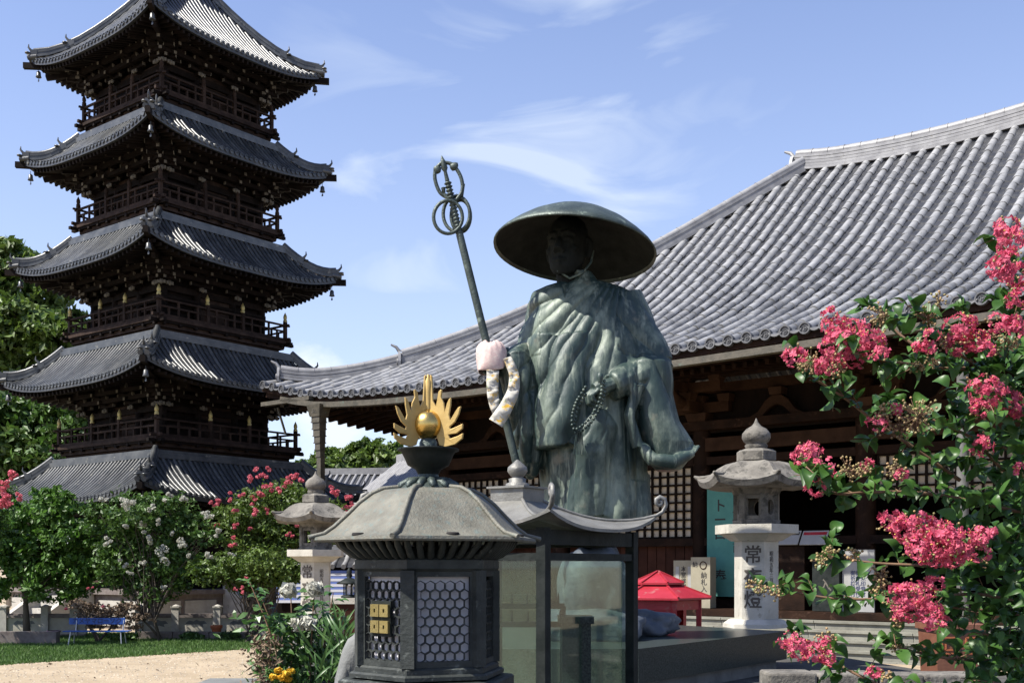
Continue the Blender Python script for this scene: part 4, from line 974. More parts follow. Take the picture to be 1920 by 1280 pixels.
for k in range(6):
    for t in ((.5),):
        c = lp(.585, k, 2.168).lerp(lp(.585, k+1, 2.168), t)
        b = MB(); b.lathe([(0, .004), (.028, .004), (.034, .0), (.034, -.01)], 12, tuple(c)); o = b.build('vent', M_['dark'], lan)
rb_ = MB()
for k in range(6):
    for t in np.linspace(.06, .94, 8):
        d0 = lp(.33, k, 2.03).lerp(lp(.33, k+1, 2.03), t); d1 = lp(.43, k, 2.06).lerp(lp(.43, k+1, 2.06), t); d2 = lp(.5, k, 2.11).lerp(lp(.5, k+1, 2.11), t); d3 = lp(.52, k, 2.14).lerp(lp(.52, k+1, 2.14), t)
        b = MB(); b.tube([d0, d1, d2, d3], [.017, .02, .018, .014], 6); b.build('eave_rib', M_['lantern_bronze'], lan)
b = MB(); hexring(b, [(.31, 2.1), (.395, 2.04), (.41, 2.03), (.41, 1.985), (.395, 1.97), (.3, 1.97)]); b.build('cornice', M_['lantern_bronze'], lan)
RB = .378; ZB, ZT = 1.465, 1.975
for k in range(6):
    b = MB(); p = lp(RB, k, 0); a = LR+k*math.pi/3
    b.box((p.x, p.y, (ZB+ZT)/2-Z0), (.05, .075, ZT-ZB), a); b.box((p.x*1.04, p.y*1.04, (ZB+ZT)/2-Z0), (.02, .035, ZT-ZB-.004), a); b.build('post', M_['lantern_bronze'], lan)
hx = MB(); W_, H_ = RB-.075, ZT-ZB-.05; s = .031; hw = s*math.sqrt(3)/2
nx = int(W_/(2*hw)); j = 0; y = -H_/2+s
while y < H_/2-s*.6:
    for i in range(nx+1):
        x = -W_/2+hw*(1 if j % 2 == 0 else 2)+i*2*hw
        if x > W_/2-hw*.6: continue
        o_ = [(x+s*math.cos(R(60*m+30)), y+s*math.sin(R(60*m+30))) for m in range(6)]; i_ = [(x+s*.86*math.cos(R(60*m+30)), y+s*.86*math.sin(R(60*m+30))) for m in range(6)]
        vs = [(p[0], -.008, p[1]) for p in o_]+[(p[0], -.008, p[1]) for p in i_]+[(p[0], .012, p[1]) for p in i_]
        hx.add(vs, [(m, (m+1) % 6, (m+1) % 6+6, m+6) for m in range(6)]+[(m+6, (m+1) % 6+6, (m+1) % 6+12, m+12) for m in range(6)])
    y += s*1.5; j += 1
hx_me = hx.mesh('honeycomb_grille', M_['lantern_bronze'])
fr = MB()
for sx in (-1, 1): fr.box((sx*(W_/2+.008), 0, 0), (.032, .03, H_+.05))
for sz in (-1, 1): fr.box((0, 0, sz*(H_/2+.008)), (W_-.016, .03, .032))
fr_me = fr.mesh('panel_frame', M_['lantern_bronze'])
pm2 = MB().box((0, .035, 0), (W_, .006, H_)).mesh('paper', M_['paper_white'])
for k in range(6):
    m = (lp(RB*.985, k, 0)+lp(RB*.985, k+1, 0))/2; a = math.atan2(m.y, m.x)+R(90)
    T = Matrix.Translation((m.x, m.y, (ZB+ZT)/2-Z0)) @ Matrix.Rotation(a, 4, 'Z')
    fo = link('panel_frame', fr_me, lan, M=T); link('honeycomb_grille', hx_me, fo); link('paper', pm2, fo)
    if k == 5:
        pl = link('crest_plaque', MB().box((0, -.02, 0), (.15, .012, .19)).mesh('crest_plaque', M_['dark_metal']), fo, loc=(0.0, 0, .0))
        sq = MB()
        for sx in (-1, 1):
            for dz in (-1, 1): sq.box((sx*.0195, 0, 0), (.026, .02, .065)); sq.box((0, 0, dz*.021), (.0135, .02, .023))
        sq_me = sq.mesh('crest_square', M_['gilt'])
        for ix in (-1, 1):
            for iz in (-1, 1): link('crest_square', sq_me, pl, loc=(ix*.036, -.032, iz*.043))
for rr_, z0, z1 in ((.41, 1.43, 1.465), (.44, 1.4, 1.43), (.5, 1.33, 1.39), (.48, 1.26, 1.33)):
    b = MB(); hexring(b, [(.05, z1), (rr_-.012, z1), (rr_, z1-.01), (rr_, z0), (.05, z0)]); b.build('base_tier', M_['lantern_bronze'], lan)
b = MB(); b.lathe([(.3, .56), (.26, .45), (.2, .3), (.22, .12), (.36, .0)], 16); b.build('pedestal', M_['grey_rock'], lan)
# finial: lotus collar, bowl, stem, jewel and three radial flame plates
lt = MB(); lt.lathe([(.17, 2.42), (.155, 2.44), (.1, 2.462), (.06, 2.48), (.055, 2.52)], 20, (0, 0, -Z0))
for i in range(14):
    a = 2*math.pi*i/14; d = Vector((math.cos(a), math.sin(a), 0)); lt.tube([d*.06+Vector((0, 0, 2.478-Z0)), d*.11+Vector((0, 0, 2.463-Z0)), d*.158+Vector((0, 0, 2.438-Z0)), d*.168+Vector((0, 0, 2.428-Z0))], [.012, .024, .022, .006], 6)
lt.build('lotus_collar', M_['bronze'], lan)
b = MB(); b.lathe([(.055, 2.5), (.07, 2.53), (.115, 2.555), (.135, 2.6), (.15, 2.628), (.17, 2.636), (.17, 2.645), (.15, 2.645), (.13, 2.62), (.03, 2.61)], 24, (0, 0, -Z0)); b.build('dew_bowl', M_['dark_metal'], lan)
b = MB(); b.lathe([(.05, 2.6), (.05, 2.68), (.03, 2.72)], 12, (0, 0, -Z0)); b.build('stem', M_['bronze'], lan)
ZC = pz(797, 6.2)-Z0
b = MB(); b.lathe([(.085*math.sin(t), .085*-math.cos(t)) for t in np.linspace(0.001, math.pi-.3, 20)]+[(.02, .087), (.006, .1), (.0, .105)], 28, (0, 0, ZC)); b.build('jewel', M_['gold'], lan)
fl = [(1440,262),(1446,370),(1451,450),(1478,492),(1490,440),(1500,385),(1518,368),(1530,372),(1522,425),(1546,470),(1556,535),(1574,475),(1590,445),(1608,432),(1604,490),(1590,560),(1602,602),(1640,545),(1665,512),(1690,500),(1672,560),(1640,615),(1596,650),(1602,668),(1650,652),(1705,630),(1702,668),(1655,700),(1584,708),(1600,738),(1660,722),(1708,700),(1700,742),(1640,782),(1560,797),(1508,782),(1480,700),(1425,700),(1425,250)]
fl = [((x-1405)/4/338.7/1.04, (640+y/4)) for x, y in fl]
for k, az in enumerate((R(-90-62), R(-90+62), R(92))):
    d = Vector((math.cos(az), math.sin(az), 0)); nn = Vector((-d.y, d.x, 0))
    def fn(x, y, t, d=d, nn=nn): return d*x+nn*(t+.05*x*x*8)+Vector((0, 0, pz(y, 6.2)-Z0))
    pb = MB(); pb.prism(fl, fn, -.007, .007); o = pb.build('flame_plate', M_['gold_leaf'], lan, fix=True)
    m_ = o.modifiers.new('bevel', 'BEVEL'); m_.width = .003; m_.segments = 2; m_.limit_method = 'ANGLE'
b = MB(); b.tube([(0, 0, ZC+.05), (0, 0, pz(735, 6.2)-Z0), (0, 0, pz(715, 6.2)-Z0), (0, 0, pz(702, 6.2)-Z0)], [.018, .02, .023, .006], 10); b.build('flame_tip', M_['gold_leaf'], lan)

# ------------------------------------------------------------------ glass candle house
GX, GY, GZ = .04, 8.2, .7; GA = R(-90+11)
gh = thing('candle_house', (GX, GY, GZ), 'glass-walled candle shelter with a curling grey metal roof and ball finial', 'candle shelter')
def gp(r, k, z): a = GA+k*math.pi/2; return Vector((r*math.cos(a), r*math.sin(a), z-GZ))
b = MB(); RG = 1.06; rows = []; rows2 = []
for j in range(12):
    t = j/11; r = .19+(RG-.19)*t; zc = 2.47-.215*(1-(1-t)**1.9); row = []; row2 = []
    for k in range(4):
        p, p2 = gp(r, k, zc), gp(r, k+1, zc)
        for i in range(14):
            u = i/14; c = p.lerp(p2, u); c.z += .115*abs(2*u-1)**2.6*t**2.2; row.append(c); row2.append(c-Vector((0, 0, .022)))
    rows.append(row); rows2.append(row2)
b.grid(rows, True, close=True); b.grid(rows2[::-1], True, close=True); b.grid([rows2[-1], rows[-1]], False, close=True)
o = b.build('roof', M_['zinc_roof'], gh); o.data.set_sharp_from_angle(angle=R(30))
for k in range(4):
    d = (gp(1, k, GZ)).normalized(); c0 = gp(RG, k, 2.47-.215+.115)
    pts = [gp(.19+(RG-.19)*t, k, 2.47-.215*(1-(1-t)**1.9)+.115*t**2.2+.004) for t in np.linspace(0, 1, 10)]
    pts += [c0+d*.05+Vector((0, 0, .03)), c0+d*.075+Vector((0, 0, .075))]
    sc_ = c0+d*.03+Vector((0, 0, .105))
    pts += [sc_+(d*math.cos(a)+Vector((0, 0, math.sin(a))))*(.05-.005*i) for i, a in enumerate(np.linspace(-.3, 8.0, 10))]
    MB().tube(pts, [.012]*10+[.014]*6+[.012]*6, 7, flat=1.3).build('roof_curl', M_['zinc_roof'], gh)
b = MB()
for r, z0, z1 in ((.2, 2.46, 2.56), (.23, 2.56, 2.575)):
    P4 = [gp(r, k, 0) for k in range(4)]; b.prism([(p.x, p.y) for p in P4], lambda x, y, t: (x, y, t), z0-GZ, z1-GZ)
b.build('roof_cap', M_['zinc_roof'], gh, fix=True)
b = MB(); b.lathe([(.09, 2.57), (.085, 2.6), (.06, 2.61), (.065, 2.635), (.035, 2.645), (.05, 2.655), (.075, 2.69), (.07, 2.72), (.035, 2.75), (.008, 2.775)], 18, (0, 0, -GZ)); b.build('finial', M_['zinc_roof'], gh)
RP = .87
for k in range(4):
    p = gp(RP, k, 0); b = MB(); b.box((p.x, p.y, .72), (.07, .07, 1.66), GA+R(45)); b.build('post', M_['dark_metal'], gh)
    for z0, hh in ((2.19, .1), (2.06, .05), (.82, .08)):
        MB().beam(gp(RP, k, z0), gp(RP, k+1, z0), .05, hh).build('frame_rail', M_['dark_metal'], gh)
    a_, b_ = gp(RP-.03, k, 0), gp(RP-.03, k+1, 0); dv = (b_-a_).normalized()
    q0, q1 = a_+dv*.05, b_-dv*.05
    MB().beam(Vector((q0.x, q0.y, .74)), Vector((q1.x, q1.y, .74)), .008, 1.2).build('glass_pane', M_['glass'], gh)
b = MB(); P4 = [gp(RP+.02, k, 0) for k in range(4)]; b.prism([(p.x, p.y) for p in P4], lambda x, y, t: (x, y, t), .0, .1); b.build('floor', M_['grey_rock'], gh, fix=True)
# inside: spiked candle rack, stone block, flowers
rk = thing('candle_rack', (GX, GY, .8), 'black iron candle rack with upright spikes inside the glass shelter', 'candle rack')
for y, z in ((-.15, .78), (.15, .9)):
    b = MB(); b.beam((-.55, y, z), (.35, y, z), .05, .04); b.build('rack_bar', M_['dark'], rk)
    for i in range(8):
        MB().tube([(-.5+i*.115, y, z+.01), (-.5+i*.115, y, z+.06), (-.5+i*.115, y, z+.1)], [.012, .008, .002], 5).build('spike', M_['dark'], rk)
for x in (-.54, .34):
    b = MB(); b.beam((x, -.15, 0), (x, -.15, .78), .04, .04, (0, 1, 0)); b.beam((x, .15, 0), (x, .15, .9), .04, .04, (0, 1, 0)); b.build('rack_leg', M_['dark'], rk)
b = MB(); b.box((0, 0, .4), (.2, .3, .8)); b.box((0, 0, .82), (.24, .34, .05)); o = b.build('stone_block', M_['granite']); o.location = (.45, 7.95, .8); tag(o, 'square grey stone block standing inside the glass candle shelter', 'stone block')
# ------------------------------------------------------------------ stone lanterns
def stone_lantern(name, loc, rz, label, group):
    t = thing(name, loc, label, 'stone lantern', rz, group); s = 1.0
    def hexp(b, prof, sag=None, sm_=False):
        rows = []
        for i, (r, z) in enumerate(prof):
            row = []
            for k in range(6):
                a0, a1 = R(60*k-90), R(60*k-30); p = Vector((r*math.cos(a0), r*math.sin(a0), z)); p2 = Vector((r*math.cos(a1), r*math.sin(a1), z))
                for u in range(6):
                    c = p.lerp(p2, u/6); 
                    if sag: c.z += sag[i]*abs(2*u/6-1)**2.2; 
                    row.append(c)
            rows.append(row)
        b.grid(rows, sm_, close=True); b.add(rows[0], [tuple(range(36))]); b.add(rows[-1], [tuple(range(36))[::-1]])
    b = MB(); hexp(b, [(.44, 0), (.43, .05), (.36, .1), (.33, .11)]); b.build('base', M_['pale_stone'], t, fix=True)
    b = MB(); hexp(b, [(.285, .1), (.285, 1.13)]); sh = b.build('shaft', M_['pale_stone'], t, fix=True)
    def face(k, r): a = R(60*k-60); return Vector((math.cos(a), math.sin(a), 0))*r*math.cos(R(30)), Vector((-math.sin(a), math.cos(a), 0))
    c, r_ = face(5, .287)
    for i, ch in enumerate('常夜燈'): link('inscription', text_mesh('inscription', ch, .24, M_['carved_dark'], .003), sh, M=facing(r_, (0, 0, 1), c+Vector((0, 0, .93-.29*i))))
    c, r_ = face(0, .287); link('inscription', text_mesh('inscription', '昭\n和\n五\n年\n三\n月\n吉\n日', .075, M_['carved_dark'], .002, .95), sh, M=facing(r_, (0, 0, 1), c+Vector((0, 0, .7))))
    b = MB(); hexp(b, [(.33, 1.12), (.46, 1.2), (.54, 1.215), (.54, 1.33), (.3, 1.335)]); b.build('platform', M_['pale_stone'], t, fix=True)
    # fire box: six posts round open windows, round pierced openings on alternate sides
    fb = link('fire_box', None, t) if 0 else None
    b = MB(); hexp(b, [(.31, 1.33), (.31, 1.39)]); hexp(b, [(.3, 1.72), (.33, 1.8)])
    for k in range(6):
        a = R(60*k-90); b.box((.255*math.cos(a), .255*math.sin(a), 1.555), (.07, .1, .34), a)
    for k in range(6):
        c, r_ = face(k, .27)
        if k % 2 == 0:   # slab with a round hole
            n = Vector((c.x, c.y, 0)).normalized(); ring_o = []; ring_i = []
            for m in range(16):
                a = 2*math.pi*m/16; x, z = math.cos(a), math.sin(a); k_ = 1/max(abs(x), abs(z)); ring_o.append((x*k_*.12, z*k_*.17)); ring_i.append((x*.065, z*.1))
            for off, fl_ in ((0, False), (-.05, True)):
                vs = [c+n*off+r_*x+Vector((0, 0, 1.555+z)) for x, z in ring_o]+[c+n*off+r_*x+Vector((0, 0, 1.555+z)) for x, z in ring_i]
                b.add(vs, [((m, (m+1) % 16, (m+1) % 16+16, m+16)) for m in range(16)])
            vs = [c+n*off+r_*x+Vector((0, 0, 1.555+z)) for off in (0, -.05) for x, z in ring_i]; b.add(vs, [(m, (m+1) % 16, (m+1) % 16+16, m+16) for m in range(16)])
        else:
            for sx in (-1, 1): b.box(c+r_*sx*.1+Vector((0, 0, 1.555)), (.05, .04, .34), math.atan2(r_.y, r_.x))
            b.box(c+Vector((0, 0, 1.42)), (.2, .05, .05), math.atan2(r_.y, r_.x)); b.box(c+Vector((0, 0, 1.69)), (.2, .05, .05), math.atan2(r_.y, r_.x))
    b.build('fire_box', M_['old_stone'], t, fix=True)
    b = MB(); pr = [(.3, 1.8), (.62, 1.785), (.75, 1.80), (.79, 1.875), (.69, 1.9), (.6, 1.965), (.5, 2.05), (.4, 2.11), (.29, 2.145), (.2, 2.15)]
    hexp(b, pr, [0, .03, .06, .08, .06, .04, .03, .02, .01, 0], True); o = b.build('roof', M_['old_stone'], t, fix=True); o.data.set_sharp_from_angle(angle=R(38))
    for k in range(6):
        a = R(60*k-90); d = Vector((math.cos(a), math.sin(a), 0))
        b = MB(); b.tube([d*.5+Vector((0, 0, 2.0)), d*.68+Vector((0, 0, 1.96)), d*.77+Vector((0, 0, 1.955)), d*.82+Vector((0, 0, 1.985))], [.02, .03, .035, .015], 6); b.build('roof_horn', M_['old_stone'], t)
    b = MB(); hexp(b, [(.24, 2.15), (.255, 2.17), (.255, 2.28), (.21, 2.31), (.16, 2.32)]); b.build('finial_base', M_['old_stone'], t, fix=True)
    b = MB(); b.lathe([(.13, 2.32), (.15, 2.36), (.13, 2.39), (.16, 2.41), (.185, 2.46), (.18, 2.52), (.13, 2.58), (.06, 2.62), (.03, 2.66), (.005, 2.72)], 18); b.build('finial', M_['old_stone'], t)
    return t
c = P(1418, 1173, 14.6)
sl1 = stone_lantern('stone_lantern', (c.x, c.y, 1.2), R(8), 'mossy stone lantern on the right end of the granite platform', 'pair of inscribed stone lanterns')
c = P(592, 1172, 19.8)
sl2 = copy_tree(sl1); sl2.location = (c.x, c.y, .95); sl2.rotation_euler.z = R(4); sl2['label'] = 'stone lantern behind the rose bush, left of the bronze lantern'
b = MB(); b.lathe([(.5, -.1), (.46, 0), (.36, .02)], 24); b.lathe([(.44, -.95), (.46, -.5), (.5, -.1)], 24); o = b.build('lantern_pedestal', M_['grey_rock']); o.location = (c.x, c.y, .95); tag(o, 'round dark stone pedestal under the left stone lantern', 'pedestal')
# ------------------------------------------------------------------ garden wall with stone posts
def garden_wall(x0, x1, posts, label):
    t = thing('garden_wall', ((x0+x1)/2, 31.5, 0), label, 'garden wall', group='garden walls with stone posts'); cx = (x0+x1)/2
    pm = MB(); pm.box((0, 0, .41), (.2, .22, .82)); pm.box((0, 0, .845), (.24, .26, .05)); pm.lathe([(.12, .87), (.06, .9), (0, .92)], 4, rot=R(45)); pme = pm.mesh('post', M_['white_stone'])
    for x in posts: link('post', pme, t, loc=(x-cx, 0, 0))
    ed = [x0]+list(posts)+[x1]
    for a, c in zip(ed, ed[1:]):
        a += .1; c -= .1
        if c-a < .2: continue
        m = (a+c)/2-cx; b = MB(); b.box((m, .02, .29), (c-a, .12, .5)); pn_ = b.build('panel', M_['plaster'], t)
        b = MB(); b.box((m, .02, .58), (c-a, .24, .07)); b.box((m, .02, .635), (c-a, .16, .04)); b.build('cap', M_['wall_cap'], t)
        b = MB(); b.box((m, .0, .04), (c-a, .2, .08)); b.build('footing', M_['wall_cap'], t)
        if c-a > .7:   # carved cloud-shaped opening
            b = MB(); pl = [(-.3, .1), (-.2, .17), (-.08, .14), (0, .19), (.1, .15), (.22, .16), (.3, .08), (.18, .06), (.2, -.02), (.05, .02), (-.08, -.03), (-.16, .04), (-.28, .03)]
            b.prism(pl, lambda x, y, u: (m+x, u, .3+y), -.043, -.03); b.build('carved_opening', M_['grey_rock'], t, fix=True)
xp = lambda px, Y=31.5: (px-960)/FPX*Y
garden_wall(xp(-70), xp(168), [xp(8), xp(86), xp(140)], 'cream garden wall with stone posts at the left behind the leafy tree')
garden_wall(xp(256), xp(660), [xp(262), xp(330), xp(408), xp(495), xp(570), xp(645)], 'cream garden wall with stone posts and carved openings below the pagoda')
# ------------------------------------------------------------------ bench
bx, by = (184-960)/FPX*28.2, 28.2
be = thing('bench', (bx, by, 0), 'blue slatted bench with lettered backboard on the lawn edge', 'bench', R(2))
BW = 1.62
b = MB(); b.box((-.08, .17, .6), (1.4, .025, .16)); bo = b.build('backboard', M_['bench_blue'], be)
tm = text_mesh('lettering', 'カメヤマローソク', .155, M_['navy'], .002); link('lettering', tm, bo, M=facing((1, 0, 0), (0, 0, 1), (-.08, .155, .6)))
for y in (-.16, -.05, .06): MB().box((0, y, .36), (BW, .095, .025)).build('seat_slat', M_['bench_blue'], be)
for x in (-.62, .62):
    for y in (-.2, .12): MB().tube([(x, y*.9, .35), (x*1.06, y*1.25, 0)], .016, 8).build('leg', M_['steel'], be)
    MB().tube([(x*.95, .1, .35), (x*.95, .19, .7)], .015, 8).build('back_support', M_['steel'], be)
    MB().beam((x, -.2, .335), (x, .14, .335), .03, .025).build('seat_bearer', M_['steel'], be)
# pots, kerbs
def pot(name, px, Y, prof, m, label, cat):
    o = MB().lathe(prof, 18).build(name, M_[m]); o.location = ((px-960)/FPX*Y, Y, 0); tag(o, label, cat, 'small plant pots by the garden walls'); return o
pot('plant_pot', 406, 30.6, [(.11, 0), (.12, .2), (.13, .28), (.16, .3), (.16, .38), (.13, .38), (.12, .3)], 'terracotta', 'orange-red terracotta pot standing against the garden wall', 'pot')
pot('plant_pot', 101, 30.3, [(.12, 0), (.17, .22), (.19, .24), (.17, .25), (.15, .2)], 'purple_pot', 'small purple plant pot at the foot of the left garden wall', 'pot')
def kerb(name, x0, x1, Y, hgt, m, label):
    n = max(1, int((x1-x0)/.9)); t = thing(name, ((x0+x1)/2, Y, 0), label, 'kerb', group='planting kerbs')
    r_ = random.Random(n)
    for i in range(n):
        a = x0+(x1-x0)*i/n-(x0+x1)/2; w_ = (x1-x0)/n; MB().box((a+w_/2, r_.uniform(-.02, .02), hgt/2), (w_-.02, .24, hgt+r_.uniform(-.03, .03))).build('kerb_stone', M_[m], t)
kerb('planting_kerb', (-20-960)/FPX*28.5, (110-960)/FPX*28.5, 28.5, .32, 'wall_cap', 'dark low kerb round the leafy tree at the left edge of the lawn')
kerb('planting_kerb', (258-960)/FPX*30.3, (462-960)/FPX*30.3, 30.3, .22, 'wall_cap', 'dark low stone kerb in front of the garden wall below the pagoda')
# ------------------------------------------------------------------ red pavilion
rp = thing('incense_pavilion', ((1234-960)/FPX*17, 17, 0), 'small bright red hexagonal pavilion with a two-tier metal roof behind the platform', 'pavilion', R(14))
rp.scale = (.93, .93, .97)
def hexpyr(r0, z0, r1, z1, th=.03):
    b = MB(); A = [R(60*k-90) for k in range(6)]; V = lambda r, z: [Vector((r*math.cos(a), r*math.sin(a), z)) for a in A]
    rows = [V(r1, z1), V(r0, z0), V(r0, z0-th), V(r0-.04, z0-th)]; b.grid(rows[::-1], False, close=True); b.add(rows[0], [tuple(range(6))]); b.add(rows[3], [tuple(range(6))[::-1]]); return b
lr = hexpyr(.86, 1.575, .3, 1.78).build('lower_roof', M_['red_paint'], rp, fix=True); ur = hexpyr(.42, 1.8, .015, 1.97).build('upper_roof', M_['red_paint'], rp, fix=True)
for k in range(6):
    a = R(60*k-90); d = Vector((math.cos(a), math.sin(a), 0)); MB().beam(d*.86+Vector((0, 0, 1.585)), d*.3+Vector((0, 0, 1.79)), .03, .025).build('roof_seam', M_['red_paint'], lr)
    MB().beam(d*.42+Vector((0, 0, 1.81)), d*.02+Vector((0, 0, 1.98)), .025, .02).build('roof_seam', M_['red_paint'], ur)
    b = MB(); p = d*.66; b.box((p.x, p.y, .77), (.08, .08, 1.54), a); b.build('post', M_['red_paint'], rp)
    p2 = Vector((math.cos(a+R(60)), math.sin(a+R(60)), 0))*.66
    MB().beam(p+Vector((0, 0, 1.46)), p2+Vector((0, 0, 1.46)), .05, .14).build('rail', M_['red_paint'], rp); MB().beam(p+Vector((0, 0, .6)), p2+Vector((0, 0, .6)), .05, .1).build('rail', M_['red_paint'], rp)
    if k in (4, 5, 2, 3): MB().beam(p*.98+Vector((0, 0, .98)), p2*.98+Vector((0, 0, .98)), .02, .9, (0, 0, 1)).build('side_panel', M_['red_paint'], rp)
hexpyr(.28, 1.75, .25, 1.82).build('neck', M_['dark'], rp, fix=True)
MB().lathe([(.3, .3), (.34, .7), (.3, .75), (.2, .6)], 16).build('burner', M_['dark'], rp)
# ------------------------------------------------------------------ banner, boards and boxes on the hall veranda
def on_hall(name, px0, px1, py0, py1, d, label, cat, m, depth=.04, zfloor=None, tilt=0):
    u0, u1 = hu(px0, d), hu(px1, d); pc = (px0+px1)/2; z1 = hz(pc, py0, d); z0 = hz(pc, py1, d) if zfloor is None else zfloor
    c = HM @ Vector(((u0+u1)/2, d, z0)); t = thing(name, c, label, cat, HT, {'notice_board': 'notice boards on the veranda', 'offering_box': 'boxes on the veranda'}.get(name))
    w_, h_ = u1-u0, z1-z0; b = MB(); b.box((0, 0, h_/2), (w_, depth, h_)); bd = b.build('board', M_[m], t); return t, bd, w_, h_, depth/2+.003
t, bd, w_, h_, f_ = on_hall('hanging_banner', 1326, 1404, 912, 1118, 3.55, 'turquoise hanging banner with black characters behind the right stone lantern', 'banner', 'turquoise', .015)
for body, x, z, s in (('ト\nー\nロ\n\n\n奉', -.18, .0, .36), ('八\n月\n二\n十\n三\n日', .2, .28, .2), ('山\n寺', -.42, -.82, .2)):
    link('lettering', text_mesh('lettering', body, s, M_['ink'], .001), bd, M=facing((1, 0, 0), (0, 0, 1), (x*w_/1.0, -f_, h_/2+z*h_/2.6)))
t, bd, w_, h_, f_ = on_hall('notice_board', 1264, 1302, 1050, 1104, 2.9, 'cream notice board with dark writing right of the red pavilion', 'notice board', 'sign_cream', .06, FZ)
link('lettering', text_mesh('lettering', '本\n堂\n修\n繕', .15, M_['ink'], .001), bd, M=facing((1, 0, 0), (0, 0, 1), (0, -f_, h_*.62)))
for sx in (-.3, .3): MB().box((sx*w_, -f_-.005, h_*.62), (.1, .01, h_*.5)).build('paper_strip', M_['sign_white'], bd)
t, bd, w_, h_, f_ = on_hall('offering_box', 1301, 1337, 1044, 1104, 2.85, 'pale wooden votive-slip box with three dark characters beside the notice board', 'box', 'sign_cream', .3, FZ)
link('lettering', text_mesh('lettering', '納\n札\n入', .17, M_['ink'], .001), bd, M=facing((1, 0, 0), (0, 0, 1), (.1, -f_, h_*.5)))
link('lettering', text_mesh('lettering', '納', .15, M_['ink'], .001), bd, M=facing((1, 0, 0), (0, 0, 1), (-.15, -f_, h_*.85)))
MB().tube([(.08+.09*math.cos(a), -f_-.004, h_*.84+.09*math.sin(a)) for a in np.linspace(0, 6.283, 20)], .012, 5, cap=False).build('round_mark', M_['board_wall'], bd)
t, bd, w_, h_, f_ = on_hall('offering_box', 1528, 1578, 1040, 1112, 2.9, 'dark wire-mesh offering box with one pale character under the flowering branch', 'box', 'dark_metal', .3, FZ)
link('lettering', text_mesh('lettering', '入', .3, M_['pale_paint'], .001), bd, M=facing((1, 0, 0), (0, 0, 1), (0, -f_, h_*.45)))
t, bd, w_, h_, f_ = on_hall('notice_board', 1580, 1640, 1030, 1112, 2.9, 'white notice board with columns of small print beside the mesh offering box', 'notice board', 'sign_white', .05, FZ)
link('lettering', text_mesh('lettering', '御御御\n祈守朱\n祷札印\n受受受\n付付付', .12, M_['navy'], .001), bd, M=facing((1, 0, 0), (0, 0, 1), (0, -f_, h_*.45)))
for i, (px0, px1, lab) in enumerate(((1462, 1500, 'small white slanted price sign on the left of the offertory counter'), (1502, 1552, 'slanted white sign with a red heading on the right of the offertory counter'))):
    d = 2.9; c = HM @ Vector(((hu(px0, d)+hu(px1, d))/2, d, hz((px0+px1)/2, 1022, d))); t = thing('slanted_sign', c, lab, 'sign', HT, 'slanted signs on the offertory counter'); w_ = hu(px1, d)-hu(px0, d)-.02
    m = Matrix.Rotation(R(50), 3, 'X').inverted() @ Matrix.Identity(3); mm = Matrix.Rotation(R(-35), 3, 'X')
    b = MB(); b.box((0, 0, .18), (w_, .02, .4), M=mm); bd = b.build('board', M_['sign_white'], t)
    b = MB(); b.box((0, .06, .28), (w_*.9, .012, .08), M=mm); 
    if i: b.build('heading', M_['red_paint'], t)
    else: b.build('heading', M_['ink'], t)
u0, u1 = hu(1440, 3.3), hu(1520, 3.3); c = HM @ Vector(((u0+u1)/2, 3.3, FZ)); t = thing('offertory_counter', c, 'brown wooden offertory counter with slatted top in the hall doorway', 'counter', HT); hh = hz(1480, 1024, 3.3)-FZ
b = MB(); b.box((0, 0, hh/2), (u1-u0, .7, hh)); b.build('cabinet', M_['hall_wood'], t)
for i in range(6): MB().box((0, -.3+.12*i, hh+.03), (u1-u0+.05, .07, .05)).build('slat', M_['dark_wood'], t)
# ------------------------------------------------------------------ small buildings beyond the lawn
def small_roofed(name, c, rz, L_, D_, ze_, zr_, label, wall='plaster', over=.6):
    t = thing(name, c, label, 'building', rz)
    b = MB(); b.box((0, 0, ze_/2), (L_-2*over, D_-2*over, ze_)); b.build('wall', M_[wall], t)
    b = MB(); b.grid([[(-L_/2, -D_/2, ze_), (L_/2, -D_/2, ze_)], [(-L_/2, 0, zr_), (L_/2, 0, zr_)], [(-L_/2, D_/2, ze_), (L_/2, D_/2, ze_)]], False)
    b.add([(-L_/2+.3, -D_/2+.4, ze_), (-L_/2+.3, D_/2-.4, ze_), (-L_/2+.3, 0, zr_-.1)], [(0, 1, 2)]); b.add([(L_/2-.3, -D_/2+.4, ze_), (L_/2-.3, D_/2-.4, ze_), (L_/2-.3, 0, zr_-.1)], [(0, 2, 1)])
    rf = b.build('roof', M_['pan_tile'], t)
    b = MB(); n = int(L_/.33)
    for i in range(n):
        x = -L_/2+(i+.5)*L_/n
        for s_ in (-1, 1): b.tube([(x, s_*D_/2*1.01, ze_+.02), (x, s_*D_/4, (ze_+zr_)/2-.03), (x, 0, zr_+.03)], .085, 6)
    b.build('roof_tiles', M_['ridge_tile'], rf, kind='stuff')
    MB().box((0, 0, zr_+.16), (L_+.1, .3, .34)).build('ridge', M_['ridge_tile'], rf)
    return t
c = P(640, 1060, 58); small_roofed('side_hall', (c.x, 58, 0), R(-8), 16, 7, 4.8, 6.7, 'grey tiled side hall with dark walls far behind the left stone lantern', 'dark_wood')
c = P(790, 1060, 47); small_roofed('gate_hall', (c.x+.8, 47, 0), R(-62), 9, 6.5, 4.3, 6.7, 'bright grey tiled small hall seen behind the bronze lantern finial', 'dark_wood')
c = P(640, 1060, 36); t = small_roofed('curtained_booth', (c.x, 36.5, 0), R(0), 4.2, 2.4, 1.95, 2.35, 'low tiled booth hung with a blue and white striped curtain', 'dark_wood', .15)
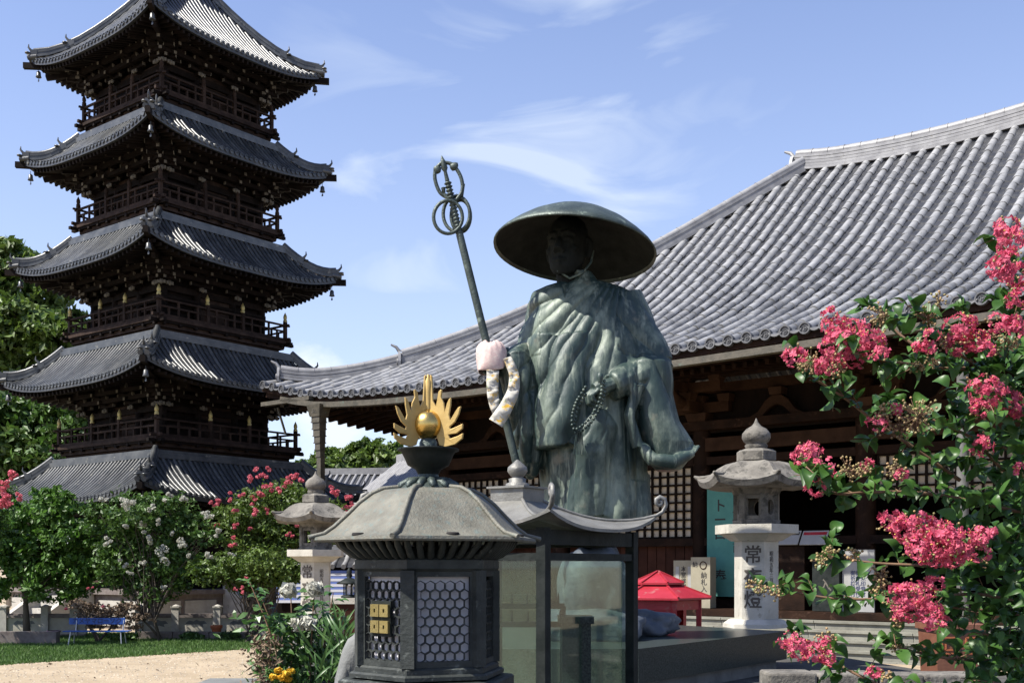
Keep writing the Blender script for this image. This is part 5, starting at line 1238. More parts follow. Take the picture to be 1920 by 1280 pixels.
for i in range(12):
    z = 1.85-.085*(i+.5); MB().box((0, -1.12-.006*(i % 2), z), (3.9, .02, .083)).build('curtain_stripe', M_['curtain_white' if i % 2 else 'curtain_blue'], t)
c = P(655, 1122, 27); t = thing('stone_table', (c.x, 27, 0), 'low stone-topped table with brown sides in front of the striped curtain', 'table')
MB().box((0, 0, 1.16), (1.5, .6, .14)).build('table_top', M_['pale_stone'], t); MB().box((0, 0, .54), (1.3, .5, 1.08)).build('table_body', M_['board_wall'], t)
t = thing('bronze_garden_lantern', (c.x, 27, 1.23), 'small dark bronze lantern standing on the stone table', 'lantern'); k = 1.0
MB().lathe([(.2, 0), (.21, .03), (.17, .06), (.06, .08)], 12).build('base', M_['dark_metal'], t)
MB().lathe([(.09, .05), (.09, .3)], 6, cap=True).build('fire_box', M_['paper_white'], t)
for i in range(6):
    a = R(60*i); MB().box((.13*math.cos(a), .13*math.sin(a), .2), (.03, .03, .28), a).build('post', M_['dark_metal'], t)
MB().lathe([(.1, .32), (.3, .33), (.31, .36), (.2, .41), (.1, .47), (.05, .48), (.08, .53), (.05, .58), (.07, .62), (.03, .7), (0, .74)], 12).build('roof', M_['dark_metal'], t)
# ------------------------------------------------------------------ edging stones, planter and rocks round the terrace
t = thing('stone_edging', (3.0, 9.4, .7), 'weathered stone edging with grass tufts at the corner of the platform', 'edging')
r_ = random.Random(8); x = 2.1
for i in range(4):
    w_ = (.42, .5, .38, .5)[i]; b = MB(); b.box((x-3+w_/2, r_.uniform(-.03, .03), .2), (w_-.015, .35, .42+r_.uniform(-.03, .02))); o = b.build('edging_stone', M_['old_stone'], t); x += w_
    m = o.modifiers.new('bevel', 'BEVEL'); m.width = .02; m.segments = 2
c = P(1785, 1268, 11.5); t = thing('planter_box', (c.x, 11.5, .7), 'square brown glazed planter with a key pattern below the flowering branches', 'planter')
MB().box((0, 0, .36), (.46, .46, .6), taper=1.12).build('pot', M_['brown_pot'], t); MB().box((0, 0, .68), (.56, .56, .06)).build('rim', M_['brown_pot'], t)
for sx in (-.12, .12):
    for q in (.16, .09): 
        b = MB()
        for dx, dz, ww, hh in ((0, q/2, q, .016), (0, -q/2, q, .016), (q/2, 0, .016, q), (-q/2, 0, .016, q)): b.box((sx+dx, -.258, .5+dz), (ww, .012, hh))
        b.build('key_pattern', M_['terracotta'], t)
MB().box((0, 0, .03), (.4, .4, .06)).build('foot', M_['dark'], t)
b = MB(); rock(b, (0, 0, .3), (.14, .28, .62), 21, 4, .3); b.v = [(x+(z-.5)*.24, y, z*1.12) for x, y, z in b.v]; o = b.build('leaning_rock', M_['grey_rock']); o.location = (-.9, 6.5, .66); tag(o, 'grey cracked natural rock leaning at the left of the bronze lantern', 'rock')
b = MB(); b.box((0, 0, .2), (1.5, .5, .4)); b.box((0, 0, .42), (1.56, .56, .06)); o = b.build('flower_trough', M_['grey_rock']); o.location = (-1.72, 9.0, .62); tag(o, 'grey stone flower trough planted with white roses', 'trough')
# ------------------------------------------------------------------ vegetation
def sph(n, rng): d = rng.normal(size=(n, 3)); return d/np.linalg.norm(d, axis=1)[:, None]
def crown_points(blobs, n, rng, clump=.16):
    """leaf positions in clumps through a union of ellipsoids (cx,cy,cz,rx,ry,rz)"""
    vol = np.array([b[3]*b[4]*b[5] for b in blobs])**.67; vol /= vol.sum(); Cs = []; Ns = []
    for b, w_ in zip(blobs, vol):
        k = max(6, int(n*w_/60)); d = sph(k, rng); r_ = rng.uniform(.35, 1, k)**.45
        cen = np.array(b[:3])+d*r_[:, None]*np.array(b[3:]); m = int(n*w_/k)
        for c, dd in zip(cen, d):
            s_ = clump*np.mean(b[3:])*rng.uniform(.6, 1.5); off = rng.normal(size=(m, 3))*s_*np.array([1, 1, .55]); Cs.append(c+off); on = off/np.array([1, 1, .55]); on = on/(np.linalg.norm(on, axis=1)[:, None]+1e-6); Ns.append(on*.75+dd*.35)
    return np.concatenate(Cs), np.concatenate(Ns)
def branch_wood(b, base, tips, r0, rnd, jit=.12):
    base = Vector(base)
    for tp in tips:
        tp = Vector(tp); pts = [base]; d = tp-base
        for t in (.25, .5, .75): pts.append(base+d*t+Vector((rnd.gauss(0, jit), rnd.gauss(0, jit), rnd.gauss(0, jit*.5)))*d.length*.25+Vector((0, 0, d.length*.08*math.sin(t*3.14))))
        pts.append(tp); b.tube(pts, [r0, r0*.75, r0*.5, r0*.3, r0*.12], 6)
def tree(name, loc, blobs, n, size, m, label, cat, seed, trunk_h, r0, group=None, sides=4, stems=1, clump=.16, up=.3, aspect=.5, sprays=0):
    rng = np.random.default_rng(seed); rnd = random.Random(seed); t = thing(name, loc, label, cat, group=group); o_ = np.array(loc)
    C, Nn = crown_points(blobs, n, rng, clump); C -= o_
    if sprays:   # thin arching shoots that break the outline
        Cs, Ns = [C], [Nn]
        for _ in range(sprays):
            b_ = blobs[rng.integers(len(blobs))]; d = sph(1, rng)[0]; d[2] = abs(d[2])*.8+.1; p0 = np.array(b_[:3])-o_+d*np.array(b_[3:])*.8; ln = rng.uniform(.35, 1.0)*np.mean(b_[3:]); tt = np.linspace(0, 1, int(14+26*rng.random()))[:, None]
            side = sph(1, rng)[0]*.3; cv = p0+(d+side)*ln*tt+np.array([0, 0, -.45])*ln*tt**2.2; Cs.append(cv+rng.normal(size=cv.shape)*size*.5); Ns.append(rng.normal(size=cv.shape)*.5)
        C, Nn = np.concatenate(Cs), np.concatenate(Ns)
    V, F = leaves_np(C, Nn, size, rng, aspect, sides, up); link('crown', fast_mesh('crown', V, F, M_[m]), t)
    b = MB(); loc = Vector(loc)
    for s_ in range(stems):
        bp_ = Vector((rnd.uniform(-.15, .15)*(stems > 1), rnd.uniform(-.15, .15)*(stems > 1), 0)); top = Vector((rnd.uniform(-.3, .3), rnd.uniform(-.2, .2), trunk_h)) if stems == 1 else Vector((rnd.uniform(-.6, .6), rnd.uniform(-.4, .4), trunk_h))
        b.tube([bp_, bp_.lerp(top, .35)+Vector((rnd.gauss(0, .05), 0, 0)), bp_.lerp(top, .7), top], [r0*1.25, r0, r0*.85, r0*.7], 8)
        bl = rnd.sample(list(blobs), min(len(blobs), 7)) if len(blobs) > 1 else blobs
        branch_wood(b, top, [Vector(x[:3])-loc+Vector((rnd.uniform(-.5, .5)*x[3], rnd.uniform(-.5, .5)*x[4], rnd.uniform(-.2, .6)*x[5])) for x in bl for _ in range(2)], r0*.6, rnd)
    b.build('trunk', M_['bark'], t); return t
def pblob(px, py, Y, rx, ry, depth=None):   # crown lobe read off the photo
    p = P(px, py, Y); s = Y/FPX; return (p.x, p.y, p.z, rx*s, (depth or (rx+ry)/2)*s, ry*s)
rg8 = random.Random(12)
# tall tree left of and behind the pagoda
B = [pblob(x, y, 56+rg8.uniform(-2, 3), rx, ry) for x, y, rx, ry in ((-40, 560, 80, 80), (20, 500, 60, 50), (70, 560, 55, 45), (30, 620, 80, 55), (95, 640, 60, 40), (-60, 700, 100, 70), (40, 700, 75, 45), (140, 615, 30, 25), (60, 590, 50, 40))]
tree('broadleaf_tree', (P(30, 0, 56).x, 56, 0), B, 34000, .23, 'leaf_olive', 'tall sunlit broadleaf tree rising left of the pagoda', 'tree', 1, 9, .4, 'broadleaf trees around the temple grounds', sprays=90)
B = [pblob(x, y, 50+rg8.uniform(-2, 2), rx, ry) for x, y, rx, ry in ((20, 800, 80, 60), (110, 790, 65, 45), (60, 860, 100, 60), (150, 850, 50, 60), (-60, 830, 80, 80), (150, 780, 30, 30))]
tree('broadleaf_tree', (P(70, 0, 50).x, 50, 0), B, 26000, .2, 'leaf_deep', 'darker broadleaf tree below the tall tree, left behind the lower pagoda roofs', 'tree', 2, 4.5, .3, 'broadleaf trees around the temple grounds', sprays=70)
# trees far behind, between pagoda and hall
for i, (px, top, w_, lab) in enumerate(((585, 845, 45, 'small round tree far behind the hanging corner of the hall roof'), (668, 828, 66, 'bright green tree far behind between the pagoda and the hall'), (735, 838, 40, 'bright green tree far behind, next to the gilt flame'))):
    Y = 64+2*i; B = [pblob(px+rg8.uniform(-w_, w_)*.6, top+20+rg8.uniform(0, 60), Y+rg8.uniform(-1, 1), w_*rg8.uniform(.4, .65), 26*rg8.uniform(.7, 1.2)) for _ in range(8)]
    tree('broadleaf_tree', (P(px, 0, Y).x, Y, 0), B, 9000, .24, 'leaf_olive', lab, 'tree', 20+i, 5, .25, 'broadleaf trees around the temple grounds', sprays=40)
# leafy tree at the lower left
Y = 30.4; B = [pblob(x, y, Y+rg8.uniform(-.6, .6), rx, ry) for x, y, rx, ry in ((60, 985, 60, 45), (110, 965, 40, 45), (20, 1010, 50, 50), (130, 1020, 50, 45), (60, 1050, 70, 50), (150, 1060, 45, 45), (0, 1080, 50, 50), (100, 1095, 60, 40), (-30, 1000, 50, 60), (90, 940, 25, 25), (165, 1000, 25, 30))]
tree('leafy_tree', (P(52, 0, Y).x, Y, 0), B, 20000, .085, 'leaf_bright', 'round green leafy tree at the lower left in front of the garden wall', 'tree', 3, 1.0, .1, sprays=110)
# crape myrtles
def petals(C, r, rng, size, n, flat=.8):
    """frilled petals through small clusters; C (k,3), r (k,)"""
    P_ = []; Nn = []
    for c, rr_ in zip(C, r):
        d = sph(n, rng); rad = rng.uniform(.45, 1, n)**.5; P_.append(c+d*(rad*rr_)[:, None]*np.array([1, 1, flat])); Nn.append(d)
    return leaves_np(np.concatenate(P_), np.concatenate(Nn)*1.2, size, rng, .75, 4, .1, .6)
def flowering(name, px, Y, blobs, n, size, leafm, petm, clusters, label, seed, psize=.03, pn_=90):
    t = tree(name, (P(px, 0, Y).x, Y, 0), blobs, n, size, leafm, label, 'flowering tree' if 'myrtle' in name else 'shrub', seed, .55, .035, stems=3, clump=.2, sprays=110)
    if name == 'pink_crape_myrtle': t['group'] = 'coral pink crape myrtles'
    rng = np.random.default_rng(seed+100); o_ = np.array(t.location)
    for cx, cy, r_ in clusters:
        p = P(cx, cy, Y-rg8.uniform(.8, 1.35)); s_ = Y/FPX*r_; r_ *= 1.2; k = max(3, int(r_/2.2))
        C = rng.normal(size=(k, 3))*s_*.5*np.array([1, .8, .9]); V, F = petals(C, np.full(k, s_*.45), rng, psize, pn_//k*2)
        link('flower_cluster', fast_mesh('flower_cluster', V, F, M_[petm]), t, loc=p-t.location)
    return t
Y = 29.6; B = [pblob(x, y, Y+rg8.uniform(-.5, .5), rx, ry) for x, y, rx, ry in ((250, 960, 55, 35), (310, 955, 40, 25), (220, 1000, 50, 40), (300, 1010, 60, 45), (360, 985, 30, 25), (260, 1060, 70, 45), (330, 1060, 45, 40), (290, 1100, 60, 30), (200, 1050, 30, 35), (380, 1010, 30, 14), (180, 965, 20, 25))]
flowering('white_crape_myrtle', 305, Y, B, 15000, .068, 'leaf_deep', 'petal_white', [(190, 935, 9), (240, 938, 12), (245, 945, 9), (312, 932, 8), (343, 935, 8), (275, 986, 9), (298, 976, 7), (236, 985, 7), (205, 1015, 8), (282, 1014, 9), (340, 1020, 10), (303, 1036, 14), (308, 1048, 6), (232, 1057, 7), (265, 1057, 6), (308, 1098, 5), (390, 1043, 8), (388, 965, 10), (405, 995, 8), (350, 1043, 6), (286, 952, 8), (325, 1000, 5), (435, 1040, 5), (245, 1075, 5)], 'white flowering crape myrtle beside the blue bench, in front of the pagoda', 4)
Y = 31.0; B = [pblob(x, y, Y+rg8.uniform(-.5, .5), rx, ry) for x, y, rx, ry in ((480, 960, 50, 40), (530, 940, 40, 35), (450, 1000, 45, 40), (510, 1010, 60, 40), (570, 960, 50, 40), (430, 970, 30, 20), (620, 980, 50, 40), (560, 1020, 50, 30))]
flowering('pink_crape_myrtle', 470, Y, B, 12000, .066, 'leaf_olive', 'petal_coral', [(480, 885, 8), (468, 897, 9), (490, 893, 8), (505, 880, 6), (500, 912, 10), (490, 925, 10), (545, 893, 7), (552, 888, 8), (535, 905, 9), (522, 915, 8), (562, 898, 8), (410, 940, 8), (400, 942, 7), (430, 930, 7), (455, 925, 7), (472, 935, 8), (440, 985, 6), (475, 958, 8), (405, 985, 5), (435, 1020, 9), (440, 952, 7), (630, 922, 9), (650, 935, 9), (660, 945, 8), (620, 915, 6), (540, 975, 8), (560, 985, 6), (545, 1000, 6), (470, 990, 6), (495, 955, 8), (625, 975, 5), (640, 955, 7)], 'coral pink crape myrtle behind the left stone lantern', 5)
Y = 29.0; B = [pblob(x, y, Y+rg8.uniform(-.4, .4), rx, ry) for x, y, rx, ry in ((440, 1065, 50, 28), (500, 1060, 45, 30), (400, 1075, 40, 25), (470, 1085, 50, 22), (535, 1075, 30, 22))]
flowering('olive_shrub', 465, Y, B, 9000, .062, 'leaf_olive', 'petal_coral', [(452, 1100, 5), (455, 1110, 5), (462, 1085, 4), (440, 1105, 4)], 'yellow-green bushy shrub below the coral crape myrtle', 6, .02, 40)
Y = 27.5; B = [pblob(x, y, Y, rx, ry) for x, y, rx, ry in ((-30, 950, 45, 50), (-60, 1010, 60, 60), (-10, 930, 25, 25))]
flowering('pink_crape_myrtle', -70, Y, B, 8000, .05, 'leaf_deep', 'petal_coral', [(20, 888, 8), (28, 893, 7), (5, 905, 10), (10, 925, 12), (20, 935, 10), (3, 940, 12), (35, 928, 8), (15, 948, 8)], 'pink crape myrtle cut by the left edge of the view', 7)
Y = 29.2; B = [pblob(x, y, Y, rx, ry) for x, y, rx, ry in ((150, 1135, 22, 8), (180, 1150, 35, 14), (215, 1155, 30, 14), (240, 1140, 18, 10), (260, 1165, 22, 14), (195, 1170, 30, 10))]
flowering('thin_shrub', 190, Y, B, 2200, .04, 'leaf_dry', 'petal_coral', [(168, 1104, 4), (193, 1136, 5), (125, 1140, 3)], 'thin dark reddish shrub growing behind the blue bench', 8, .02, 40)
for px, Y, w_, lab in ((362, 30.0, 18, 'low green weed clump by the stone kerb'), (430, 30.1, 24, 'low green plants at the right end of the stone kerb'), (230, 29.3, 30, 'low dark plants between the bench and the garden wall')):
    B = [pblob(px, 1192, Y, w_, 7)]; rng = np.random.default_rng(int(px)); C, Nn = crown_points(B, 700, rng, .3); C[:, 2] = np.abs(C[:, 2])*.8+.02; V, F = leaves_np(C-np.array([B[0][0], Y, 0]), Nn, .05, rng)
    link('low_plants', fast_mesh('low_plants', V, F, M_['leaf_deep']), loc=(B[0][0], Y, 0), kind='stuff')
# ------------------------------------------------------------------ rose bush in front, with lilies and marigolds
rng = np.random.default_rng(44); rnd = random.Random(44)
def leaf_mesh(name, m, ln, wd, bend, fold_, tipcurl, seed):
    r_ = random.Random(seed); b = MB(); rows = []
    for i in range(6):
        t = i/5; w_ = wd*math.sin(math.pi*min(max(t, .02), .985)**.8)**.75*(1 if i else .1); y = ln*t; z = bend*ln*math.sin(t*2.2)-tipcurl*ln*t*t
        rows.append([Vector((-w_, y, z+fold_*w_+r_.uniform(-.03, .03)*wd)), Vector((0, y, z)), Vector((w_, y, z+fold_*w_+r_.uniform(-.03, .03)*wd))])
    b.grid(rows, True); return b.mesh(name, M_[m])
rose = thing('rose_bush', (-1.75, 9.0, 1.03), 'tall leafy rose bush with white blooms left of the bronze lantern', 'rose bush'); ro = Vector(rose.location)
RL = [leaf_mesh('leaf', 'leaf_rose', .085, .022, .15, .35, .25, s_) for s_ in range(3)]
def scatter_leaf(me, parent, p, d, up, s, rnd, name='leaf'):
    d = Vector(d).normalized(); n = (Vector(up)-d*Vector(up).dot(d)).normalized(); s_ = d.cross(n)
    return link(name, me, parent, M=Matrix.Translation(p) @ Matrix((s_, d, n)).transposed().to_4x4() @ Matrix.Scale(s, 4))
stems = [((545, 1290), (548, 1190), (545, 1110)), ((580, 1290), (585, 1180), (590, 1106)), ((570, 1290), (560, 1220), (562, 1170)), ((540, 1290), (505, 1180), (468, 1090)), ((535, 1290), (520, 1200), (490, 1120)), ((590, 1290), (610, 1200), (625, 1110)), ((600, 1290), (600, 1190), (588, 1130)), ((555, 1290), (530, 1230), (500, 1170)), ((610, 1290), (640, 1220), (650, 1160)), ((560, 1290), (590, 1230), (612, 1170))]
wood = MB(); nleaf = 0
for st in stems:
    dy = rnd.uniform(-.25, .25); pts = [P(x, y, 9+dy)-ro for x, y in st]; cv = loop(pts); wood.tube(cv, [.009*(1-.6*i/len(cv)) for i in range(len(cv))], 5)
    for i in range(3, len(cv), 1):
        for sgn in (-1, 1):
            if rnd.random() < .2: continue
            a = rnd.uniform(0, 6.28); d = Vector((math.cos(a), math.sin(a)-.3, rnd.uniform(-.3, .5))); p = cv[i]+d*.015
            for q_ in range(2 if rnd.random() < .6 else 1):
                if nleaf >= 295: break
                scatter_leaf(rnd.choice(RL), rose, p+d*.05*q_, d+Vector((rnd.uniform(-.5, .5), 0, rnd.uniform(-.3, .2))), (rnd.uniform(-.3, .3), -.4, 1), rnd.uniform(.7, 1.3), rnd); nleaf += 1
wood.build('stems', M_['twig'], rose)
rngr = np.random.default_rng(3)
for x, y, r_ in ((541, 1107, .06), (591, 1103, .058), (560, 1168, .06), (576, 1166, .06)):
    V, F = petals(np.zeros((1, 3)), np.array([r_]), rngr, .04, 60, .75); link('rose_bloom', fast_mesh('rose_bloom', V, F, M_['petal_white']), rose, loc=P(x, y, 8.75)-ro)
C = np.array([list(P(rnd.gauss(560, 42), rnd.uniform(1150, 1290), 9+rnd.uniform(-.25, .3))-ro) for _ in range(900)]); V, F = leaves_np(C, np.tile([0, -.5, .6], (len(C), 1)), .045, rngr, .42, 6); link('leaves', fast_mesh('leaves', V, F, M_['leaf_rose']), rose, kind='stuff')
lily = thing('grassy_plant', (-1.45, 8.7, 1.03), 'grassy plant with narrow blades between the rose bush and the leaning rock', 'plant'); lo = Vector(lily.location)
bl = leaf_mesh('blade', 'leaf_rose', .3, .012, .12, .3, .35, 9)
for i in range(110):
    p = P(rnd.uniform(585, 665), rnd.uniform(1180, 1285), 8.7+rnd.uniform(-.25, .3))-lo; a = rnd.uniform(-1, 1)
    scatter_leaf(bl, lily, p, (math.sin(a)*.8, rnd.uniform(-.5, .3), rnd.uniform(.5, 1.1)), (rnd.uniform(-.5, .5), -1, .4), rnd.uniform(.5, 1.0), rnd, 'blade')
mari = thing('marigold_plant', (-1.85, 8.6, 1.03), 'yellow marigolds flowering at the foot of the rose bush', 'flowers'); mo = Vector(mari.location)
rngm = np.random.default_rng(6)
for x, y in ((522, 1256), (535, 1262), (528, 1270), (545, 1258), (512, 1268), (540, 1272)):
    V, F = petals(np.zeros((1, 3)), np.array([.028]), rngm, .016, 60, .7); link('bloom', fast_mesh('bloom', V, F, M_['petal_yellow']), mari, loc=P(x, y, 8.5+rnd.uniform(-.05, .05))-mo)
C = np.array([list(P(rnd.uniform(500, 560), rnd.uniform(1255, 1290), 8.55)-mo) for _ in range(260)]); V, F = leaves_np(C, np.tile([0, -.5, .6], (len(C), 1)), .035, rngm, .35); link('foliage', fast_mesh('foliage', V, F, M_['leaf_rose']), mari)
dry = thing('dried_flower_plant', (-2.0, 8.8, 1.03), 'withered brown flower heads at the left of the rose bush', 'plant'); do_ = Vector(dry.location)
b = MB()
for i in range(60):
    p = P(rnd.gauss(492, 16), rnd.gauss(1222, 18), 8.8+rnd.uniform(-.15, .15))-do_; rock(b, p, (.014, .014, .012), i, 1, .3)
b.build('seed_heads', M_['leaf_dry'], dry, kind='stuff')
C = np.array([list(P(rnd.gauss(500, 16), rnd.uniform(1190, 1285), 8.8+rnd.uniform(-.15, .15))-do_) for _ in range(260)]); V, F = leaves_np(C, np.tile([0, -.5, .6], (len(C), 1)), .035, rngm, .3); link('foliage', fast_mesh('foliage', V, F, M_['leaf_dry']), dry)
b = MB()
for i in range(14): b.tube([P(505+rnd.uniform(-12, 12), 1290, 8.8)-do_, P(492+rnd.uniform(-25, 25), rnd.uniform(1200, 1240), 8.8+rnd.uniform(-.15, .15))-do_], .003, 4)
b.build('stems', M_['twig'], dry)
# flowers inside the candle shelter
t = thing('flower_offering', (-.35, 8.05, .8), 'white and yellow cut flowers standing inside the glass candle shelter', 'flowers'); to_ = Vector(t.location)
MB().lathe([(.05, 0), (.07, .12), (.05, .2), (.06, .24)], 12).build('vase', M_['steel'], t)
for i in range(16):
    V, F = petals(np.zeros((1, 3)), np.array([.03]), rngm, .018, 50, .7); link('bloom', fast_mesh('bloom', V, F, M_['petal_yellow' if i % 4 == 0 else 'petal_white']), t, loc=(rnd.uniform(-.18, .22), rnd.uniform(-.1, .1), rnd.uniform(.28, .5)))
C = np.array([[rnd.gauss(0, .12), rnd.gauss(0, .08), rnd.uniform(.2, .5)] for _ in range(160)]); V, F = leaves_np(C, np.tile([0, -.3, .6], (len(C), 1)), .04, rngm, .3); link('foliage', fast_mesh('foliage', V, F, M_['leaf_rose']), t)
# ------------------------------------------------------------------ big crape myrtle on the right, close to the camera
cm_ = thing('crape_myrtle', (2.75, 5.3, .7), 'deep pink flowering crape myrtle with glossy leaves along the right edge', 'flowering tree'); co_ = Vector(cm_.location)
rng = np.random.default_rng(77); rnd = random.Random(77)
CL = [leaf_mesh('leaf', 'leaf_crape', 1, .31+.035*s_, .1+.08*s_, .2+.12*s_, .15+.12*s_, 30+s_) for s_ in (0, 1, 2, 3, -1, 5)]
BR = [[(1990, 760), (1860, 700), (1760, 690), (1690, 680), (1640, 672), (1595, 660)], [(1960, 860), (1850, 830), (1780, 800), (1720, 775), (1690, 765)], [(1800, 900), (1700, 830), (1640, 790), (1590, 750), (1535, 715), (1495, 690)],
      [(1990, 980), (1850, 945), (1740, 925), (1640, 922), (1570, 925), (1535, 905), (1512, 875)], [(1990, 1080), (1850, 1065), (1740, 1060), (1640, 1055), (1575, 1045), (1545, 1040)],
      [(1980, 1150), (1850, 1115), (1760, 1118), (1670, 1122), (1570, 1122), (1490, 1110), (1420, 1096)], [(1990, 1270), (1880, 1240), (1790, 1235), (1720, 1222), (1680, 1212)],
      [(1740, 1330), (1650, 1285), (1590, 1255), (1545, 1228), (1500, 1205)], [(2040, 900), (1960, 700), (1905, 580), (1890, 500), (1885, 440)], [(2000, 700), (1900, 660), (1830, 640), (1800, 625)],
      [(2000, 850), (1930, 790), (1880, 760), (1850, 745)], [(2000, 1060), (1900, 1020), (1800, 1000), (1720, 985)], [(2010, 1180), (1900, 1150), (1800, 1140), (1720, 1130)], [(1960, 780), (1880, 720), (1780, 650), (1745, 620), (1740, 585)], [(1830, 700), (1720, 650), (1670, 610), (1650, 575)], [(2000, 1010), (1900, 900), (1860, 860), (1840, 838)], [(2010, 1330), (1920, 1290), (1830, 1275)], [(2010, 1230), (1930, 1200), (1860, 1190), (1800, 1180)]]
spots = []; wood = MB(); trunk_top = Vector((.55, .0, .9))
for bi, br in enumerate(BR):
    Yt = 4.6+.9*((bi*37) % 10)/10; Yb = 5.2
    pts = [P(x, y, Yb+(Yt-Yb)*i/(len(br)-1))-co_ for i, (x, y) in enumerate(br)]
    L_ = loop(pts); n = len(L_); wood.tube(L_, [.0085*(1-.7*i/n)+.0015 for i in range(n)], 5)
    dist = 0; last = 0
    for i in range(1, n):
        dist += (L_[i]-L_[i-1]).length
        if dist-last > .031:
            last = dist; tn = (L_[i]-L_[i-1]).normalized()
            for sg in (-1, 1):
                if rnd.random() < .08: continue
                sd_ = tn.cross(Vector((0, -.6, 1))).normalized()*sg; d = (sd_*.8+tn*.45+Vector((rnd.gauss(0, .3), rnd.gauss(0, .3), rnd.gauss(-.15, .3)))).normalized()
                spots.append((L_[i]+d*.008, d, Vector((rnd.gauss(0, .35), rnd.gauss(-.35, .35), 1)), rnd.choice((rnd.uniform(.035, .06), rnd.uniform(.06, .1))), bi))
    # short leafy side shoots
    for i in range(4, n, 4):
        a = Vector((rnd.gauss(-.3, .5), rnd.gauss(0, .6), rnd.gauss(.2, .6))).normalized(); ln = rnd.uniform(.06, .2); e = L_[i]+a*ln; wood.tube([L_[i], L_[i]+a*ln*.5, e], [.003, .0025, .0015], 4)
        for k in range(int(ln/.03)+1):
            d = (Vector((rnd.gauss(0, .6), rnd.gauss(-.2, .6), rnd.gauss(0, .5)))+a*.6).normalized(); spots.append((L_[i]+a*ln*rnd.uniform(.3, 1), d, Vector((rnd.gauss(0, .4), rnd.gauss(-.4, .4), 1)), rnd.uniform(.05, .09), bi))
# dense inner foliage at the right edge
for i in range(1000):
    x = 1985-abs(rnd.gauss(0, 95)); y = rnd.uniform(640, 1300)
    if x < 1720: continue
    p = P(x, y, rnd.uniform(4.7, 6.0))-co_; spots.append((p, Vector((rnd.gauss(-.3, .7), rnd.gauss(0, .7), rnd.gauss(0, .5))).normalized(), Vector((rnd.gauss(0, .5), rnd.gauss(-.4, .5), 1)), rnd.uniform(.055, .095), 99))
wood.tube([Vector((.35, .1, -.02)), Vector((.3, .05, .5)), Vector((.35, 0, 1.2)), Vector((.3, 0, 2.4))], [.06, .05, .04, .02], 8)
wood.tube([Vector((.35, .1, -.02)), Vector((.15, .1, .5)), Vector((.1, .2, 1.0)), Vector((.05, .2, 1.4))], [.05, .04, .03, .012], 8)
wood.build('branches', M_['twig'], cm_)
def px_of(p): q_ = p+co_; return 960+FPX*q_.x/q_.y, YH-FPX*(q_.z-EYE)/q_.y
big = [s_ for s_ in spots if s_[4] != 99 and px_of(s_[0])[0] < 1915 and px_of(s_[0])[1] < 1275]; big.sort(key=lambda s_: -s_[3]); big = big[:300]; ids = set(map(id, big))
def leaf_M(s_): d = s_[1]; n = (s_[2]-d*s_[2].dot(d)).normalized(); sd_ = d.cross(n); return Matrix.Translation(s_[0]) @ Matrix((sd_, d, n)).transposed().to_4x4() @ Matrix.Scale(s_[3], 4)
for i, s_ in enumerate(big): link('leaf', CL[i % 6], cm_, M=leaf_M(s_))
rest = MB()
for i, s_ in enumerate(s_ for s_ in spots if id(s_) not in ids):
    me = CL[i % 6]; m = leaf_M(s_); rest.add([m @ v.co for v in me.vertices], [tuple(p.vertices) for p in me.polygons], True)
rest.build('leaves', M_['leaf_crape'], cm_, kind='stuff')
# flower heads: frilled florets, buds on stalks, yellow stamens
def floret_mesh(r, seed, fullness):
    rr_ = np.random.default_rng(seed); rd = random.Random(seed); b = MB(); nf = max(10, int(fullness*26*(r/.05)**2))
    for i in range(nf):
        d = Vector(sph(1, rr_)[0]); c = Vector((d.x*r, d.y*r, d.z*r*.85))*rd.uniform(.55, 1.05)**.6; nrm = (d+Vector((rd.gauss(0, .3), rd.gauss(0, .3), rd.gauss(0, .3)))).normalized(); t1 = nrm.orthogonal().normalized(); t2 = nrm.cross(t1); fs = rd.uniform(.013, .02)
        b.cm = 0
        for k in range(6):
            a = k*1.047+rd.uniform(-.2, .2); dd = t1*math.cos(a)+t2*math.sin(a); ss = nrm.cross(dd); z = rd.uniform(-.2, .5)
            q_ = [c, c+(dd*.55+ss*.42+nrm*(z+rd.uniform(-.2, .3)))*fs, c+(dd*1.05+ss*rd.uniform(-.2, .2)+nrm*z*.6)*fs, c+(dd*.6-ss*.42+nrm*(z+rd.uniform(-.2, .3)))*fs]; b.add(q_, [(0, 1, 2), (0, 2, 3)])
        if rd.random() < .35:
            b.cm = 1; b.tube([c, c+nrm*fs*.55], fs*.13, 3)
    b.cm = 2
    for i in range(int(nf*.35*(1.4-fullness))+3):
        d = Vector(sph(1, rr_)[0]); c = Vector((d.x*r, d.y*r, d.z*r))*rd.uniform(.8, 1.3); b.add([c+p*.0055 for p in iv], if_, True); b.tube([c*.45, c], .0012, 3)
    return b.mesh('flower_cluster', [M_['petal_pink'], M_['stamen'], M_['bud']])
def bud_mesh(r, seed):
    rr_ = np.random.default_rng(seed); rd = random.Random(seed); b = MB()
    for i in range(int(70*(r/.07)**1.5)):
        d = Vector(sph(1, rr_)[0]); c = d*r*rd.uniform(.35, 1.1); b.cm = 0; b.add([c+p*rd.uniform(.0045, .0075) for p in iv], if_, True); b.cm = 1; b.tube([c*.25, c*.6+Vector((0, 0, -.004)), c], .0011, 3)
    return b.mesh('bud_cluster', [M_['bud'], M_['twig']])
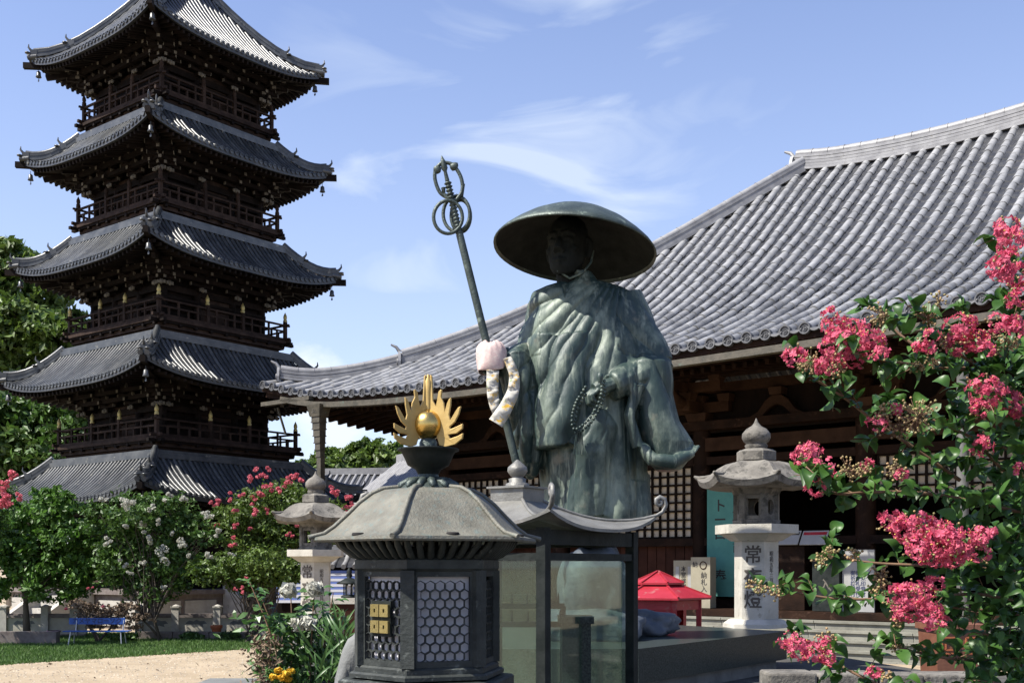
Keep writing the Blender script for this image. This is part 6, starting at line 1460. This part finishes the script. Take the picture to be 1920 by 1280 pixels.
FL = [(1565, 615, 27), (1600, 622, 30), (1630, 640, 27), (1600, 662, 30), (1570, 645, 30), (1648, 665, 16), (1555, 590, 16), (1490, 668, 20), (1548, 685, 22), (1745, 628, 17), (1740, 650, 13), (1800, 615, 30), (1828, 640, 24), (1795, 645, 22), (1850, 655, 14), (1888, 425, 22), (1895, 455, 26), (1885, 500, 30), (1908, 515, 25), (1910, 560, 22), (1900, 610, 24), (1870, 605, 18), (1850, 735, 34), (1878, 750, 30), (1905, 765, 22), (1840, 765, 18), (1645, 795, 17), (1680, 765, 11), (1505, 852, 20), (1520, 845, 17), (1545, 878, 22), (1530, 915, 17), (1628, 870, 12), (1840, 835, 20), (1672, 975, 24), (1700, 990, 30), (1735, 995, 34), (1770, 1010, 34), (1800, 1015, 28), (1845, 1005, 22), (1830, 1035, 24), (1755, 1035, 32), (1720, 1025, 26), (1785, 1045, 22), (1690, 1120, 28), (1720, 1115, 30), (1740, 1140, 26), (1700, 1145, 24), (1750, 1095, 16), (1765, 1168, 15), (1745, 1170, 14), (1480, 1200, 18), (1500, 1215, 24), (1525, 1222, 22), (1550, 1230, 16), (1545, 1205, 12), (1640, 1258, 12), (1720, 650, 9), (1710, 1100, 16), (1690, 890, 10), (1915, 880, 12)]
for i, (x, y, r_) in enumerate(FL):
    Yc = 4.55+rnd.uniform(-.08, .25); link('flower_cluster', floret_mesh(r_*Yc/FPX*1.08, 200+i, 1.0 if r_ > 19 else .7), cm_, loc=P(x, y, Yc)-co_, rot=(0, 0, rnd.uniform(0, 6)))
for i, (x, y, r_) in enumerate([(1520, 680, 24), (1570, 690, 20), (1650, 590, 24), (1740, 590, 20), (1780, 640, 22), (1720, 780, 36), (1690, 800, 22), (1660, 775, 20), (1590, 880, 22), (1615, 880, 16), (1680, 880, 20), (1540, 1050, 16), (1560, 1030, 14), (1600, 1040, 16), (1650, 1080, 20), (1410, 1095, 12), (1430, 1105, 14), (1455, 1112, 13), (1550, 1195, 16), (1680, 1212, 12), (1650, 1100, 18), (1860, 630, 20), (1870, 650, 18), (1900, 640, 16), (1660, 1265, 12), (1720, 690, 14), (1750, 680, 12), (1685, 1165, 12), (1760, 560, 14)]):
    Yc = 4.6+rnd.uniform(-.05, .3); link('bud_cluster', bud_mesh(r_*Yc/FPX*1.1, 500+i), cm_, loc=P(x, y, Yc)-co_)
